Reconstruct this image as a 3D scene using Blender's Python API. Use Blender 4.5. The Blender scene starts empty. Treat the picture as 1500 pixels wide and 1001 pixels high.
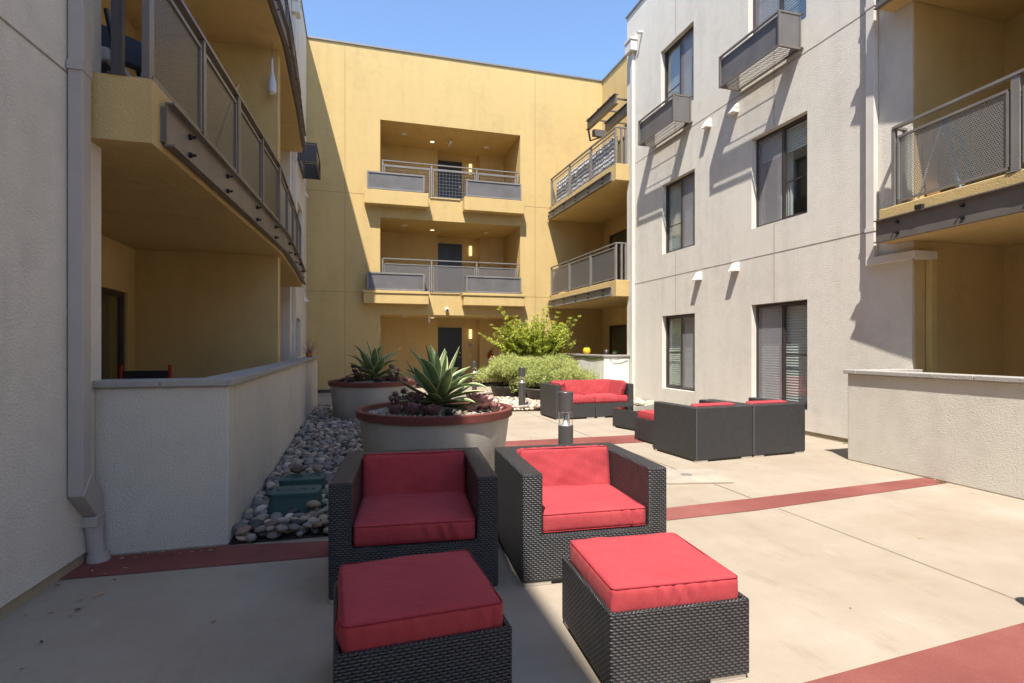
import bpy, bmesh, math, random
from mathutils import Vector, Matrix
R=math.radians
random.seed(7)
S=bpy.context.scene
col=S.collection

# ------------------------------------------------------------------ materials
MATS={}
def newmat(name):
    m=bpy.data.materials.new(name); m.use_nodes=True
    nt=m.node_tree; b=nt.nodes['Principled BSDF']; MATS[name]=m
    return m,nt,b
def N(nt,t,**k):
    n=nt.nodes.new(t)
    for a,v in k.items():
        if a=='ins':
            for i,x in v.items(): n.inputs[i].default_value=x
        else: setattr(n,a,v)
    return n
def L(nt,a,b): nt.links.new(a,b)
def c4(c): return (c[0],c[1],c[2],1)
def mul(c,k): return tuple(x*k for x in c)
def ramp(nt,fac,stops):
    r=N(nt,'ShaderNodeValToRGB'); e=r.color_ramp.elements
    while len(e)<len(stops): e.new(.5)
    for i,(p,c) in enumerate(stops): e[i].position=p; e[i].color=c4(c)
    L(nt,fac,r.inputs[0]); return r.outputs[0]
def objco(nt,scale=(1,1,1)):
    tc=N(nt,'ShaderNodeTexCoord'); mp=N(nt,'ShaderNodeMapping'); mp.inputs['Scale'].default_value=scale
    L(nt,tc.outputs['Object'],mp.inputs[0]); return mp.outputs[0]
def noise(nt,co,scale,detail=3,rough=.55):
    n=N(nt,'ShaderNodeTexNoise'); n.inputs['Scale'].default_value=scale; n.inputs['Detail'].default_value=detail; n.inputs['Roughness'].default_value=rough
    L(nt,co,n.inputs['Vector']); return n.outputs['Fac']
def math_(nt,op,a,b=None,clamp=False):
    n=N(nt,'ShaderNodeMath',operation=op,use_clamp=clamp)
    for i,x in enumerate((a,b)):
        if x is None: continue
        if isinstance(x,(int,float)): n.inputs[i].default_value=x
        else: L(nt,x,n.inputs[i])
    return n.outputs[0]
def bump(nt,b,h,strength=.5,dist=.01,prev=None):
    n=N(nt,'ShaderNodeBump'); n.inputs['Strength'].default_value=strength; n.inputs['Distance'].default_value=dist
    L(nt,h,n.inputs['Height'])
    if prev: L(nt,prev,n.inputs['Normal'])
    L(nt,n.outputs[0],b.inputs['Normal']); return n.outputs[0]

def stucco(name,c,amt=.9,grain=1.0,streak=.11):
    m,nt,b=newmat(name); co=objco(nt)
    n1=noise(nt,co,.55,4); n2=noise(nt,co,6,4)
    n3=noise(nt,objco(nt,(1.6,1.6,.18)),2.2,4)
    f=math_(nt,'ADD',math_(nt,'MULTIPLY',n1,.45),math_(nt,'ADD',math_(nt,'MULTIPLY',n2,.25),math_(nt,'MULTIPLY',n3,.30)))
    cr=ramp(nt,f,[(.33,mul(c,1-streak*1.4)),(.5,c),(.68,mul(c,1+streak*.8))])
    L(nt,cr,b.inputs['Base Color']); b.inputs['Roughness'].default_value=.92; b.inputs['Specular IOR Level'].default_value=.2
    g1=noise(nt,co,70*grain,3,.6); g2=noise(nt,co,190*grain,2,.6)
    h=math_(nt,'ADD',g1,math_(nt,'MULTIPLY',g2,.4))
    bump(nt,b,h,amt,.0125)
    return m
GREY=(.67,.625,.545); YEL=(.545,.392,.172)
stucco('grey_stucco',GREY); stucco('yellow_stucco',YEL,.7); stucco('pale_stucco',(.58,.54,.46),.7,1.15); stucco('white_stucco',(.72,.69,.62),.8)
stucco('base_trim',(.36,.30,.21),.4)
stucco('coping_stone',(.34,.315,.285),.5,.5,.16)
def simple(name,c,rough=.5,metal=0,spec=.5,var=.06,bumpy=0,bscale=80,coat=0):
    m,nt,b=newmat(name); co=objco(nt)
    n=noise(nt,co,3,5)
    L(nt,ramp(nt,n,[(.3,mul(c,1-var*1.5)),(.7,mul(c,1+var))]),b.inputs['Base Color'])
    n2=noise(nt,co,9,4)
    L(nt,math_(nt,'ADD',math_(nt,'MULTIPLY',n2,.2),rough-.1),b.inputs['Roughness'])
    b.inputs['Metallic'].default_value=metal; b.inputs['Specular IOR Level'].default_value=spec
    b.inputs['Coat Weight'].default_value=coat
    if bumpy: bump(nt,b,noise(nt,co,bscale,3),bumpy,.004)
    return m
simple('steel_paint',(.145,.125,.11),.42,0,.5,.12,.15,30)
simple('panel_grey',(.125,.117,.115),.5,0,.4,.12)
simple('steel_dark',(.055,.047,.045),.4,0,.5,.12)
simple('rail_paint',(.20,.185,.17),.42,0,.5,.1)
simple('bronze_frame',(.045,.035,.032),.4)
simple('bolt_metal',(.03,.03,.03),.35,.5)
simple('pipe_paint',(.40,.365,.33),.5,0,.4,.05)
simple('pipe_white',(.62,.58,.52),.5,0,.4,.05)
simple('pipe_yellow',(.52,.40,.16),.5)
simple('cap_metal',(.22,.205,.19),.45,.3)
simple('reveal_joint',(.27,.235,.19),.9)
simple('reveal_joint_yellow',(.30,.21,.07),.9)
simple('navy_door',(.016,.022,.035),.35,0,.5,.05)
simple('door_frame',(.47,.36,.18),.5)
simple('white_paint',(.75,.72,.67),.55)
simple('brass',(.6,.45,.2),.3,.9)
simple('black_plastic',(.02,.02,.02),.4)
simple('blind_white',(.78,.78,.76),.6)
simple('curtain_grey',(.30,.29,.28),.8)
simple('room_paint',(.6,.57,.48),.9)
simple('red_gloss',(.5,.015,.015),.3)
simple('yellow_glaze',(.75,.46,.03),.25)
simple('terracotta',(.45,.17,.07),.8,0,.3,.15)
simple('valve_green',(.035,.085,.075),.55,0,.4,.1,.2,60)
simple('bollard_paint',(.062,.055,.053),.38,0,.5,.06)
simple('foot_aluminium',(.62,.6,.56),.35,.7)
simple('planter_paint',(.39,.36,.31),.6,0,.35,.12,.15,40)
simple('planter_rim',(.155,.043,.034),.6,0,.35,.12,.1,60)
simple('dark_pot',(.06,.055,.052),.6)
simple('soil',(.05,.04,.03),.95,0,.1,.3,.6,60)
simple('wood_stick',(.45,.27,.12),.6)
simple('ladder_blue',(.15,.20,.28),.5)
simple('navy_fabric',(.025,.028,.038),.85)
simple('white_cloth',(.6,.6,.62),.9,0,.2,.1)
simple('bark',(.10,.07,.045),.9,0,.2,.3,.5,40)
simple('rubble_dark',(.05,.043,.036),.95,0,.1,.4,.8,30)
simple('inlay_grey',(.36,.305,.24),.8,0,.3,.15,.3,50)

# paving: lightly stained, sand finished concrete
m,nt,b=newmat('concrete_tan'); co=objco(nt)
n1=noise(nt,co,.45,6,.62); n2=noise(nt,co,2.6,6,.6); n3=noise(nt,co,160,2,.6); n4=noise(nt,objco(nt,(1,.35,1)),1.6,5,.65)
f=math_(nt,'ADD',math_(nt,'ADD',math_(nt,'MULTIPLY',n1,.42),math_(nt,'MULTIPLY',n2,.2)),math_(nt,'ADD',math_(nt,'MULTIPLY',n3,.12),math_(nt,'MULTIPLY',n4,.26)))
base=ramp(nt,f,[(.32,(.25,.20,.145)),(.45,(.305,.25,.188)),(.54,(.335,.28,.216)),(.68,(.39,.335,.27))])
sp1=noise(nt,co,340,2,.7); st1=noise(nt,objco(nt,(1,.4,1)),5.5,6,.7); st2=noise(nt,objco(nt,(.5,1,1)),1.1,6,.72); cr=N(nt,'ShaderNodeTexVoronoi'); cr.inputs['Scale'].default_value=1.3; L(nt,co,cr.inputs['Vector'])
def mulc(a,fac):
    m_=N(nt,'ShaderNodeMixRGB',blend_type='MULTIPLY'); m_.inputs[0].default_value=1; L(nt,a,m_.inputs[1]); L(nt,fac,m_.inputs[2]); return m_.outputs[0]
base=mulc(base,ramp(nt,sp1,[(.30,(.72,.70,.68)),(.42,(1,1,1)),(.62,(1,1,1)),(.74,(1.18,1.18,1.18))]))
base=mulc(base,ramp(nt,st1,[(.30,(.88,.86,.83)),(.44,(1,1,1)),(.63,(1.0,1.0,1.0)),(.75,(1.22,1.22,1.24))]))
base=mulc(base,ramp(nt,st2,[(.34,(.93,.90,.87)),(.5,(1,1,1)),(.7,(1.05,1.05,1.06))]))
base=mulc(base,ramp(nt,cr.outputs['Distance'],[(.0,(.35,.3,.27)),(.016,(.45,.42,.4)),(.022,(1,1,1))]))
L(nt,base,b.inputs['Base Color'])
b.inputs['Roughness'].default_value=.85; b.inputs['Specular IOR Level'].default_value=.25
bump(nt,b,math_(nt,'ADD',n3,noise(nt,co,60,2)),.35,.004)
simple('joint_tan',(.24,.195,.15),.9)
def bandmat():
    m,nt,b=newmat('band_red'); co=objco(nt)
    n1=noise(nt,co,1.2,6,.6); n3=noise(nt,co,150,2,.6)
    f=math_(nt,'ADD',math_(nt,'MULTIPLY',n1,.75),math_(nt,'MULTIPLY',n3,.25))
    L(nt,ramp(nt,f,[(.35,(.155,.045,.036)),(.5,(.20,.062,.05)),(.68,(.26,.095,.078))]),b.inputs['Base Color'])
    b.inputs['Roughness'].default_value=.8; b.inputs['Specular IOR Level'].default_value=.25
    bump(nt,b,n3,.3,.004)
bandmat()

# woven resin wicker; UV in metres
def wicker(name,c1,c2,row=.0118,colw=.028,spec=.5,rough=.38):
    m,nt,b=newmat(name)
    uv=N(nt,'ShaderNodeUVMap'); sp=N(nt,'ShaderNodeSeparateXYZ'); L(nt,uv.outputs[0],sp.inputs[0])
    vr=math_(nt,'DIVIDE',sp.outputs[1],row); r=math_(nt,'FLOOR',vr); fv=math_(nt,'FRACT',vr)
    prof=math_(nt,'POWER',math_(nt,'SINE',math_(nt,'MULTIPLY',fv,math.pi)),.75)
    odd=math_(nt,'MULTIPLY',math_(nt,'MODULO',math_(nt,'ABSOLUTE',r),2.0),.5)
    ph=math_(nt,'ADD',math_(nt,'DIVIDE',sp.outputs[0],colw),odd)
    fu=math_(nt,'FRACT',ph)
    bul=math_(nt,'POWER',math_(nt,'SINE',math_(nt,'MULTIPLY',fu,math.pi)),.95)
    h=math_(nt,'MULTIPLY',prof,math_(nt,'ADD',math_(nt,'MULTIPLY',bul,.85),.15))
    nn=noise(nt,objco(nt),14,4)
    cc=ramp(nt,h,[(0,mul(c1,.2)),(.4,c1),(.95,c2)])  # gap shade and strand highlights are painted into the colour by weave height
    mx=N(nt,'ShaderNodeMixRGB',blend_type='MULTIPLY'); mx.inputs[0].default_value=1
    L(nt,cc,mx.inputs[1]); L(nt,ramp(nt,nn,[(.3,(.75,.75,.75)),(.7,(1.15,1.1,1.05))]),mx.inputs[2])
    L(nt,mx.outputs[0],b.inputs['Base Color'])
    b.inputs['Roughness'].default_value=rough; b.inputs['Specular IOR Level'].default_value=spec
    bump(nt,b,h,.9,.007)
wicker('wicker',(.021,.021,.023),(.066,.065,.068),rough=.44)
# perforated / expanded metal sheet with real holes in its alpha
def perf(name,c,pu,pv,rad,plain=0.0):
    m,nt,b=newmat(name)
    uv=N(nt,'ShaderNodeUVMap'); sp=N(nt,'ShaderNodeSeparateXYZ'); L(nt,uv.outputs[0],sp.inputs[0])
    vr=math_(nt,'DIVIDE',sp.outputs[1],pv); r=math_(nt,'FLOOR',vr); fv=math_(nt,'SUBTRACT',math_(nt,'FRACT',vr),.5)
    odd=math_(nt,'MULTIPLY',math_(nt,'MODULO',math_(nt,'ABSOLUTE',r),2.0),.5)
    fu=math_(nt,'SUBTRACT',math_(nt,'FRACT',math_(nt,'ADD',math_(nt,'DIVIDE',sp.outputs[0],pu),odd)),.5)
    d=math_(nt,'SQRT',math_(nt,'ADD',math_(nt,'POWER',fu,2.0),math_(nt,'POWER',fv,2.0)))
    a=math_(nt,'GREATER_THAN',d,rad)
    L(nt,a,b.inputs['Alpha']); b.inputs['Base Color'].default_value=c4(c); b.inputs['Roughness'].default_value=.45
perf('mesh_steel',(.085,.08,.065),.024,.0205,.335)
perf('mesh_fine',(.135,.125,.12),.012,.012,.30)
perf('mesh_green',(.11,.11,.095),.022,.02,.36)
perf('mesh_light',(.20,.195,.18),.025,.0215,.335)

# outdoor fabric
def fabric(name,c):
    m,nt,b=newmat(name); co=objco(nt)
    n1=noise(nt,co,2.2,6,.65); n5=noise(nt,co,600,2,.7)
    w=noise(nt,objco(nt,(1,1,.22)),20,4,.6); w3=noise(nt,objco(nt,(1,.3,1)),7,4,.55)
    f=math_(nt,'ADD',math_(nt,'MULTIPLY',n1,.7),math_(nt,'MULTIPLY',n5,.3))
    L(nt,ramp(nt,f,[(.32,mul(c,.84)),(.5,c),(.68,(c[0]*1.12,c[1]*1.35,c[2]*1.3))]),b.inputs['Base Color'])
    b.inputs['Roughness'].default_value=.9; b.inputs['Specular IOR Level'].default_value=.2
    b.inputs['Sheen Weight'].default_value=.04; b.inputs['Sheen Roughness'].default_value=.4
    h=math_(nt,'ADD',math_(nt,'MULTIPLY',w,.8),math_(nt,'ADD',math_(nt,'MULTIPLY',w3,.6),math_(nt,'MULTIPLY',n5,.05)))
    bump(nt,b,h,.6,.016)
fabric('red_fabric',(.365,.048,.054))
fabric('red_piping',(.27,.024,.032))
def weathered(name,c):
    pass
# glass
def glassmat(name,tint,refl=.08,gl=(1,1,1)):
    m=bpy.data.materials.new(name); m.use_nodes=True; MATS[name]=m; nt=m.node_tree; nt.nodes.clear()
    o=N(nt,'ShaderNodeOutputMaterial'); mix=N(nt,'ShaderNodeMixShader'); t=N(nt,'ShaderNodeBsdfTransparent'); g=N(nt,'ShaderNodeBsdfGlossy')
    t.inputs[0].default_value=c4(tint); g.inputs['Roughness'].default_value=.01; g.inputs['Color'].default_value=c4(gl)
    lw=N(nt,'ShaderNodeLayerWeight'); lw.inputs[0].default_value=.5
    fr=math_(nt,'ADD',math_(nt,'MULTIPLY',math_(nt,'POWER',lw.outputs['Facing'],4.0),.9),refl,True)
    L(nt,fr,mix.inputs[0]); L(nt,t.outputs[0],mix.inputs[1]); L(nt,g.outputs[0],mix.inputs[2]); L(nt,mix.outputs[0],o.inputs[0])
glassmat('window_glass',(.82,.88,.85),.11); glassmat('clear_glass',(.95,.96,.96),.05); glassmat('table_glass',(.35,.37,.37),.08)
def screen():
    m=bpy.data.materials.new('insect_screen'); m.use_nodes=True; MATS['insect_screen']=m; nt=m.node_tree; nt.nodes.clear()
    o=N(nt,'ShaderNodeOutputMaterial'); mix=N(nt,'ShaderNodeMixShader'); t=N(nt,'ShaderNodeBsdfTransparent'); g=N(nt,'ShaderNodeBsdfDiffuse')
    g.inputs[0].default_value=(.40,.38,.40,1); mix.inputs[0].default_value=.42
    L(nt,t.outputs[0],mix.inputs[1]); L(nt,g.outputs[0],mix.inputs[2]); L(nt,mix.outputs[0],o.inputs[0])
screen()
def emis(name,c,s):
    m,nt,b=newmat(name); b.inputs['Base Color'].default_value=c4(c); b.inputs['Emission Color'].default_value=c4(c); b.inputs['Emission Strength'].default_value=s
emis('lamp_glow',(1,.74,.36),.55); emis('downlight_glow',(1,.86,.55),1.0)
simple('reflector',(.6,.6,.6),.35,.6)
def leafmat(name,c1,c2,trans=.35,rough=.5,scale=9,edge=None,vcurve=None):
    m,nt,b=newmat(name); co=objco(nt)
    n=noise(nt,co,scale,3)
    cc=ramp(nt,n,[(.32,c1),(.68,c2)])
    if edge:
        uv=N(nt,'ShaderNodeUVMap'); sp=N(nt,'ShaderNodeSeparateXYZ'); L(nt,uv.outputs[0],sp.inputs[0])
        e=math_(nt,'ABSOLUTE',math_(nt,'SUBTRACT',sp.outputs[0],.5))
        e=math_(nt,'MULTIPLY',math_(nt,'SUBTRACT',e,edge[1]),edge[2],True)
        mx=N(nt,'ShaderNodeMixRGB'); L(nt,e,mx.inputs[0]); L(nt,cc,mx.inputs[1]); mx.inputs[2].default_value=c4(edge[0]); cc=mx.outputs[0]
    L(nt,cc,b.inputs['Base Color']); b.inputs['Roughness'].default_value=rough; b.inputs['Specular IOR Level'].default_value=.35
    if trans:
        tr=N(nt,'ShaderNodeBsdfTranslucent'); L(nt,cc,tr.inputs[0]); ms=N(nt,'ShaderNodeMixShader'); ms.inputs[0].default_value=trans
        L(nt,b.outputs[0],ms.inputs[1]); L(nt,tr.outputs[0],ms.inputs[2]); L(nt,ms.outputs[0],nt.nodes['Material Output'].inputs[0])
leafmat('shrub_leaf',(.30,.37,.035),(.68,.70,.15),.4,.45,5)
leafmat('bush_leaf',(.27,.32,.075),(.60,.62,.24),.35,.6,6)
leafmat('agave_leaf',(.085,.145,.05),(.19,.26,.10),.18,.45,6,((.62,.62,.36),.38,12))
leafmat('green_leaf',(.04,.11,.02),(.12,.25,.04),.3,.5,20)
leafmat('purple_leaf',(.11,.06,.062),(.29,.17,.17),.1,.42,22,((.22,.12,.10),.38,8))
leafmat('rose_leaf',(.32,.14,.13),(.60,.36,.32),.2,.45,20,((.42,.26,.20),.38,8))
leafmat('dark_leaf',(.02,.04,.02),(.06,.09,.04),.2,.5,14)
leafmat('red_flower',(.4,.02,.02),(.6,.05,.04),.2,.5,14)
PEB=[('pebble_slate',(.18,.16,.14)),('pebble_grey',(.28,.24,.195)),('pebble_buff',(.38,.29,.20)),('pebble_rust',(.19,.125,.09)),('pebble_pale',(.44,.38,.30)),('pebble_dark',(.07,.068,.068))]
for n_,c_ in PEB:
    m,nt,b=newmat(n_); co=objco(nt); oi=N(nt,'ShaderNodeObjectInfo')
    n1=noise(nt,co,14,5,.65)
    hv=N(nt,'ShaderNodeHueSaturation'); L(nt,ramp(nt,n1,[(.3,mul(c_,.72)),(.7,mul(c_,1.25))]),hv.inputs['Color'])
    L(nt,math_(nt,'ADD',math_(nt,'MULTIPLY',oi.outputs['Random'],.6),.7),hv.inputs['Value']); L(nt,hv.outputs[0],b.inputs['Base Color'])
    b.inputs['Roughness'].default_value=.72; b.inputs['Specular IOR Level'].default_value=.3
    bump(nt,b,noise(nt,co,45,4),.3,.006)

# ------------------------------------------------------------------ mesh builder
MW={}
class MB:
    def __init__(s): s.v=[];s.f=[];s.m=[];s.uv=[];s.sm=[]
    def add(s,vs,fs,m=0,uvs=None,smooth=False):
        o=len(s.v); s.v+= [Vector(p) for p in vs]
        for i,f in enumerate(fs):
            s.f.append([o+k for k in f]); s.m.append(m); s.uv.append(uvs[i] if uvs else None); s.sm.append(smooth)
        return s
    def box(s,x0,y0,z0,x1,y1,z1,m=0):
        if x0>x1:x0,x1=x1,x0
        if y0>y1:y0,y1=y1,y0
        if z0>z1:z0,z1=z1,z0
        v=[(x0,y0,z0),(x1,y0,z0),(x1,y1,z0),(x0,y1,z0),(x0,y0,z1),(x1,y0,z1),(x1,y1,z1),(x0,y1,z1)]
        return s.add(v,[(3,2,1,0),(4,5,6,7),(0,1,5,4),(1,2,6,5),(2,3,7,6),(3,0,4,7)],m)
    def quad(s,a,b,c,d,m=0): return s.add([a,b,c,d],[(0,1,2,3)],m)
    def prism(s,poly,z0,z1,m=0):
        n=len(poly); ar=sum(poly[i][0]*poly[(i+1)%n][1]-poly[(i+1)%n][0]*poly[i][1] for i in range(n))
        if ar<0: poly=poly[::-1]
        v=[(p[0],p[1],z0) for p in poly]+[(p[0],p[1],z1) for p in poly]
        fs=[tuple(range(n-1,-1,-1)),tuple(range(n,2*n))]+[(i,(i+1)%n,n+(i+1)%n,n+i) for i in range(n)]
        return s.add(v,fs,m)
    def bar(s,a,b,w,h,m=0,up=(0,0,1)):
        a=Vector(a);b=Vector(b);d=(b-a).normalized();up=Vector(up)
        if abs(d.dot(up))>.98: up=Vector((1,0,0))
        r=d.cross(up).normalized()*(w/2);u=r.cross(d).normalized()*(h/2)
        v=[a-r-u,a+r-u,a+r+u,a-r+u,b-r-u,b+r-u,b+r+u,b-r+u]
        return s.add(v,[(0,1,2,3),(7,6,5,4),(0,4,5,1),(1,5,6,2),(2,6,7,3),(3,7,4,0)],m)
    def tube(s,pts,r,n=8,m=0,cap=True,smooth=True):
        pts=[Vector(p) for p in pts]; rr=r if isinstance(r,(list,tuple)) else [r]*len(pts)
        v=[];f=[];prev=None
        for i,p in enumerate(pts):
            d=(pts[min(i+1,len(pts)-1)]-pts[max(i-1,0)]).normalized()
            if prev is None:
                a=Vector((0,0,1)) if abs(d.z)<.9 else Vector((1,0,0)); x=d.cross(a).normalized()
            else: x=(prev-d*prev.dot(d)).normalized()
            prev=x;y=d.cross(x)
            for k in range(n):
                t=2*math.pi*k/n; v.append(p+(x*math.cos(t)+y*math.sin(t))*rr[i])
        for i in range(len(pts)-1):
            for k in range(n):
                f.append((i*n+k,i*n+(k+1)%n,(i+1)*n+(k+1)%n,(i+1)*n+k))
        s.add(v,f,m,None,smooth)
        if cap:
            s.add(v[:n],[tuple(range(n-1,-1,-1))],m); s.add(v[-n:],[tuple(range(n))],m)
        return s
    def lathe(s,prof,c=(0,0,0),n=48,m=0,smooth=True,cap=False):
        v=[];f=[];k=len(prof)
        for i in range(n):
            t=2*math.pi*i/n
            for (r,z) in prof: v.append((c[0]+r*math.cos(t),c[1]+r*math.sin(t),c[2]+z))
        for i in range(n):
            for j in range(k-1):
                f.append((i*k+j,((i+1)%n)*k+j,((i+1)%n)*k+j+1,i*k+j+1))
        s.add(v,f,m,None,smooth); return s
    def cyl(s,x,y,z0,z1,r,n=24,m=0): return s.tube([(x,y,z0),(x,y,z1)],r,n,m)
    def build(s,name,mats,parent=None,world=False,bevel=0,seg=2,flat=False):
        me=bpy.data.meshes.new(name)
        vs=s.v
        if world and parent is not None:
            inv=MW[parent.name].inverted(); vs=[inv@p for p in vs]
        me.from_pydata([tuple(p) for p in vs],[],s.f)
        if isinstance(mats,str): mats=[mats]
        for k in mats: me.materials.append(MATS[k])
        uvl=me.uv_layers.new(name='UVMap').data
        for p in me.polygons:
            p.material_index=s.m[p.index]; p.use_smooth=s.sm[p.index]
            u=s.uv[p.index]
            if u:
                for k,li in enumerate(p.loop_indices): uvl[li].uv=u[k]
            else:
                n=p.normal; ax,ay,az=abs(n.x),abs(n.y),abs(n.z)
                for li in p.loop_indices:
                    c=me.vertices[me.loops[li].vertex_index].co
                    if az>=ax and az>=ay: uvl[li].uv=(c.x,c.y)
                    elif ax>=ay: uvl[li].uv=(c.y,c.z)
                    else: uvl[li].uv=(c.x,c.z)
        me.update()
        o=bpy.data.objects.new(name,me); col.objects.link(o)
        if parent is not None: o.parent=parent
        if bevel:
            md=o.modifiers.new('Bevel','BEVEL'); md.width=bevel; md.segments=seg; md.limit_method='ANGLE'; md.angle_limit=R(40); md.harden_normals=False
        return o
def tag(o,label=None,cat=None,group=None,kind=None):
    if label: o['label']=label
    if cat: o['category']=cat
    if group: o['group']=group
    if kind: o['kind']=kind
    return o
def thing(name,label,cat,loc=(0,0,0),rz=0,group=None):
    o=bpy.data.objects.new(name,None); col.objects.link(o); o.empty_display_size=.2
    o.location=loc; o.rotation_euler=(0,0,rz)
    MW[o.name]=Matrix.Translation(Vector(loc))@Matrix.Rotation(rz,4,'Z')
    return tag(o,label,cat,group)
def kids(o): return [c for c in bpy.data.objects if c.parent==o]
def dup(root,loc,rz,label=None,name=None):
    tree={}
    for c in bpy.data.objects:
        if c.parent: tree.setdefault(c.parent.name,[]).append(c)
    def cp(o,par):
        c=o.copy(); col.objects.link(c); c.parent=par
        for k in tree.get(o.name,[]): cp(k,c)
        return c
    r=cp(root,None); r.location=loc; r.rotation_euler=(0,0,rz)
    MW[r.name]=Matrix.Translation(Vector(loc))@Matrix.Rotation(rz,4,'Z')
    if label: r['label']=label
    return r

# wall slab with rectangular openings. axis 'x': plane x=c .. c+th, u is y ; axis 'y': plane y=c .. c+th, u is x
def wallgrid(mb,axis,c,th,u0,u1,z0,z1,ops,m=0):
    us=sorted({u0,u1}|{o[0] for o in ops}|{o[1] for o in ops}); zs=sorted({z0,z1}|{o[2] for o in ops}|{o[3] for o in ops})
    us=[u for u in us if u0<=u<=u1]; zs=[z for z in zs if z0<=z<=z1]
    def solid(i,j):
        if i<0 or j<0 or i>=len(us)-1 or j>=len(zs)-1: return False
        a=(us[i]+us[i+1])/2;b=(zs[j]+zs[j+1])/2
        return not any(o[0]<a<o[1] and o[2]<b<o[3] for o in ops)
    def P(u,d,z): return (c+d,u,z) if axis=='x' else (u,c+d,z)
    def q(pts,want):
        a,b,cc=[Vector(p) for p in pts[:3]]; n=(b-a).cross(cc-b)
        if n.dot(Vector(want))<0: pts=pts[::-1]
        mb.add(pts,[(0,1,2,3)],m)
    nrm=(lambda s:(s,0,0)) if axis=='x' else (lambda s:(0,s,0)); un=(lambda s:(0,s,0)) if axis=='x' else (lambda s:(s,0,0))
    sg=-1 if th>0 else 1
    for i in range(len(us)-1):
        for j in range(len(zs)-1):
            if not solid(i,j): continue
            a,b_,e,f=us[i],us[i+1],zs[j],zs[j+1]
            q([P(a,0,e),P(b_,0,e),P(b_,0,f),P(a,0,f)],nrm(sg)); q([P(a,th,e),P(b_,th,e),P(b_,th,f),P(a,th,f)],nrm(-sg))
            if not solid(i-1,j): q([P(a,0,e),P(a,th,e),P(a,th,f),P(a,0,f)],un(-1))
            if not solid(i+1,j): q([P(b_,0,e),P(b_,th,e),P(b_,th,f),P(b_,0,f)],un(1))
            if not solid(i,j-1): q([P(a,0,e),P(a,th,e),P(b_,th,e),P(b_,0,e)],(0,0,-1))
            if not solid(i,j+1): q([P(a,0,f),P(a,th,f),P(b_,th,f),P(b_,0,f)],(0,0,1))
    return mb

# rounded, slightly puffed cushion
def cushion_mb(a,b,c,r=.035,crown=.02,seed=0,ripple=.0058,lean=0):
    """half sizes a,b ; thickness 2c. centred at origin"""
    rnd=random.Random(seed)
    def sp(h):
        e=r/h; t=[-1,-1+.25*e,-1+.55*e,-1+e]; n=30 if h>.12 else 6
        t+= [-1+e+(2-2*e)*k/n for k in range(1,n)]; t+=[1-e,1-.55*e,1-.25*e,1]; return t
    A,B,C=sp(a),sp(b),sp(c) if c>r*1.05 else sp(r*1.06)
    v={};vs=[];fs=[]
    ph=[rnd.uniform(0,6.28) for _ in range(8)]
    def vert(x,y,z):
        k=(round(x,5),round(y,5),round(z,5))
        if k in v: return v[k]
        p=Vector((x*a,y*b,z*c)); h=Vector((a,b,c)); q=Vector([max(-(h[i]-r),min(h[i]-r,p[i])) for i in range(3)])
        d=p-q
        if d.length>1e-9: p=q+d.normalized()*r
        cr=max(0,1-x*x)*max(0,1-y*y)
        p.z+=crown*(cr**.6)*(z if abs(z)<1 else (1 if z>0 else -.2))
        # side faces bulge and ripple
        zb=max(0,1-z*z)
        if abs(y)>=.999: p.y+=math.copysign(1,y)*zb*(.007+ripple*(.5+.9*math.sin(x*2.3+ph[6]))*(math.sin(x*27+ph[0]+z*1.2)+.9*math.sin(x*46+ph[1]+z*2.4+2*math.sin(x*5)))*1.3)*(1-x**6)
        if abs(x)>=.999: p.x+=math.copysign(1,x)*zb*(.007+ripple*(.5+.9*math.sin(y*2.1+ph[7]))*(math.sin(y*25+ph[2]+z*1.2)+.9*math.sin(y*43+ph[3]+z*2.4+2*math.sin(y*5)))*1.3)*(1-y**6)
        p.z+=(.004*math.sin(x*4+ph[4])*math.sin(y*3.5+ph[5])+.0018*math.sin(x*11+ph[1]+3*y)*math.sin(y*9+ph[2]))*(1 if z>.99 else 0)
        vs.append(p); v[k]=len(vs)-1; return v[k]
    def face(g1,g2,fn,flip):
        for i in range(len(g1)-1):
            for j in range(len(g2)-1):
                q=[vert(*fn(g1[i],g2[j])),vert(*fn(g1[i+1],g2[j])),vert(*fn(g1[i+1],g2[j+1])),vert(*fn(g1[i],g2[j+1]))]
                fs.append(q[::-1] if flip else q)
    face(A,B,lambda s,t:(s,t,1),False);face(A,B,lambda s,t:(s,t,-1),True)
    face(A,C,lambda s,t:(s,-1,t),False);face(A,C,lambda s,t:(s,1,t),True)
    face(B,C,lambda s,t:(1,s,t),False);face(B,C,lambda s,t:(-1,s,t),True)
    return vs,fs
def pip_pts(a,b,c,r,z):
    pts=[]; rr=r*1.25; o=.001
    for (sx,sy,t0) in ((1,-1,-90),(1,1,0),(-1,1,90),(-1,-1,180)):
        for k in range(7):
            t=R(t0+15*k); pts.append((sx*(a-rr)+math.cos(t)*(rr+o)*.985,sy*(b-rr)+math.sin(t)*(rr+o)*.985,z))
    return pts+[pts[0]]
def cushion(name,parent,a,b,c,M,r=.03,crown=.02,seed=0,label=None):
    vs,fs=cushion_mb(a,b,c,r,crown,seed)
    mb=MB(); mb.add([M@p for p in vs],fs,0,None,True); o=mb.build(name,'red_fabric',parent)
    for z in (c-r*.45,-c+r*.45):
        pm=MB(); off=-.29*r
        pm.tube([M@Vector(p) for p in pip_pts(a+off+.004,b+off+.004,c,r*.8,z+ (r*.16 if z>0 else -r*.16))],.003,6); pm.build('piping','red_piping',o)
    if label: o['label']=label
    return o

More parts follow.
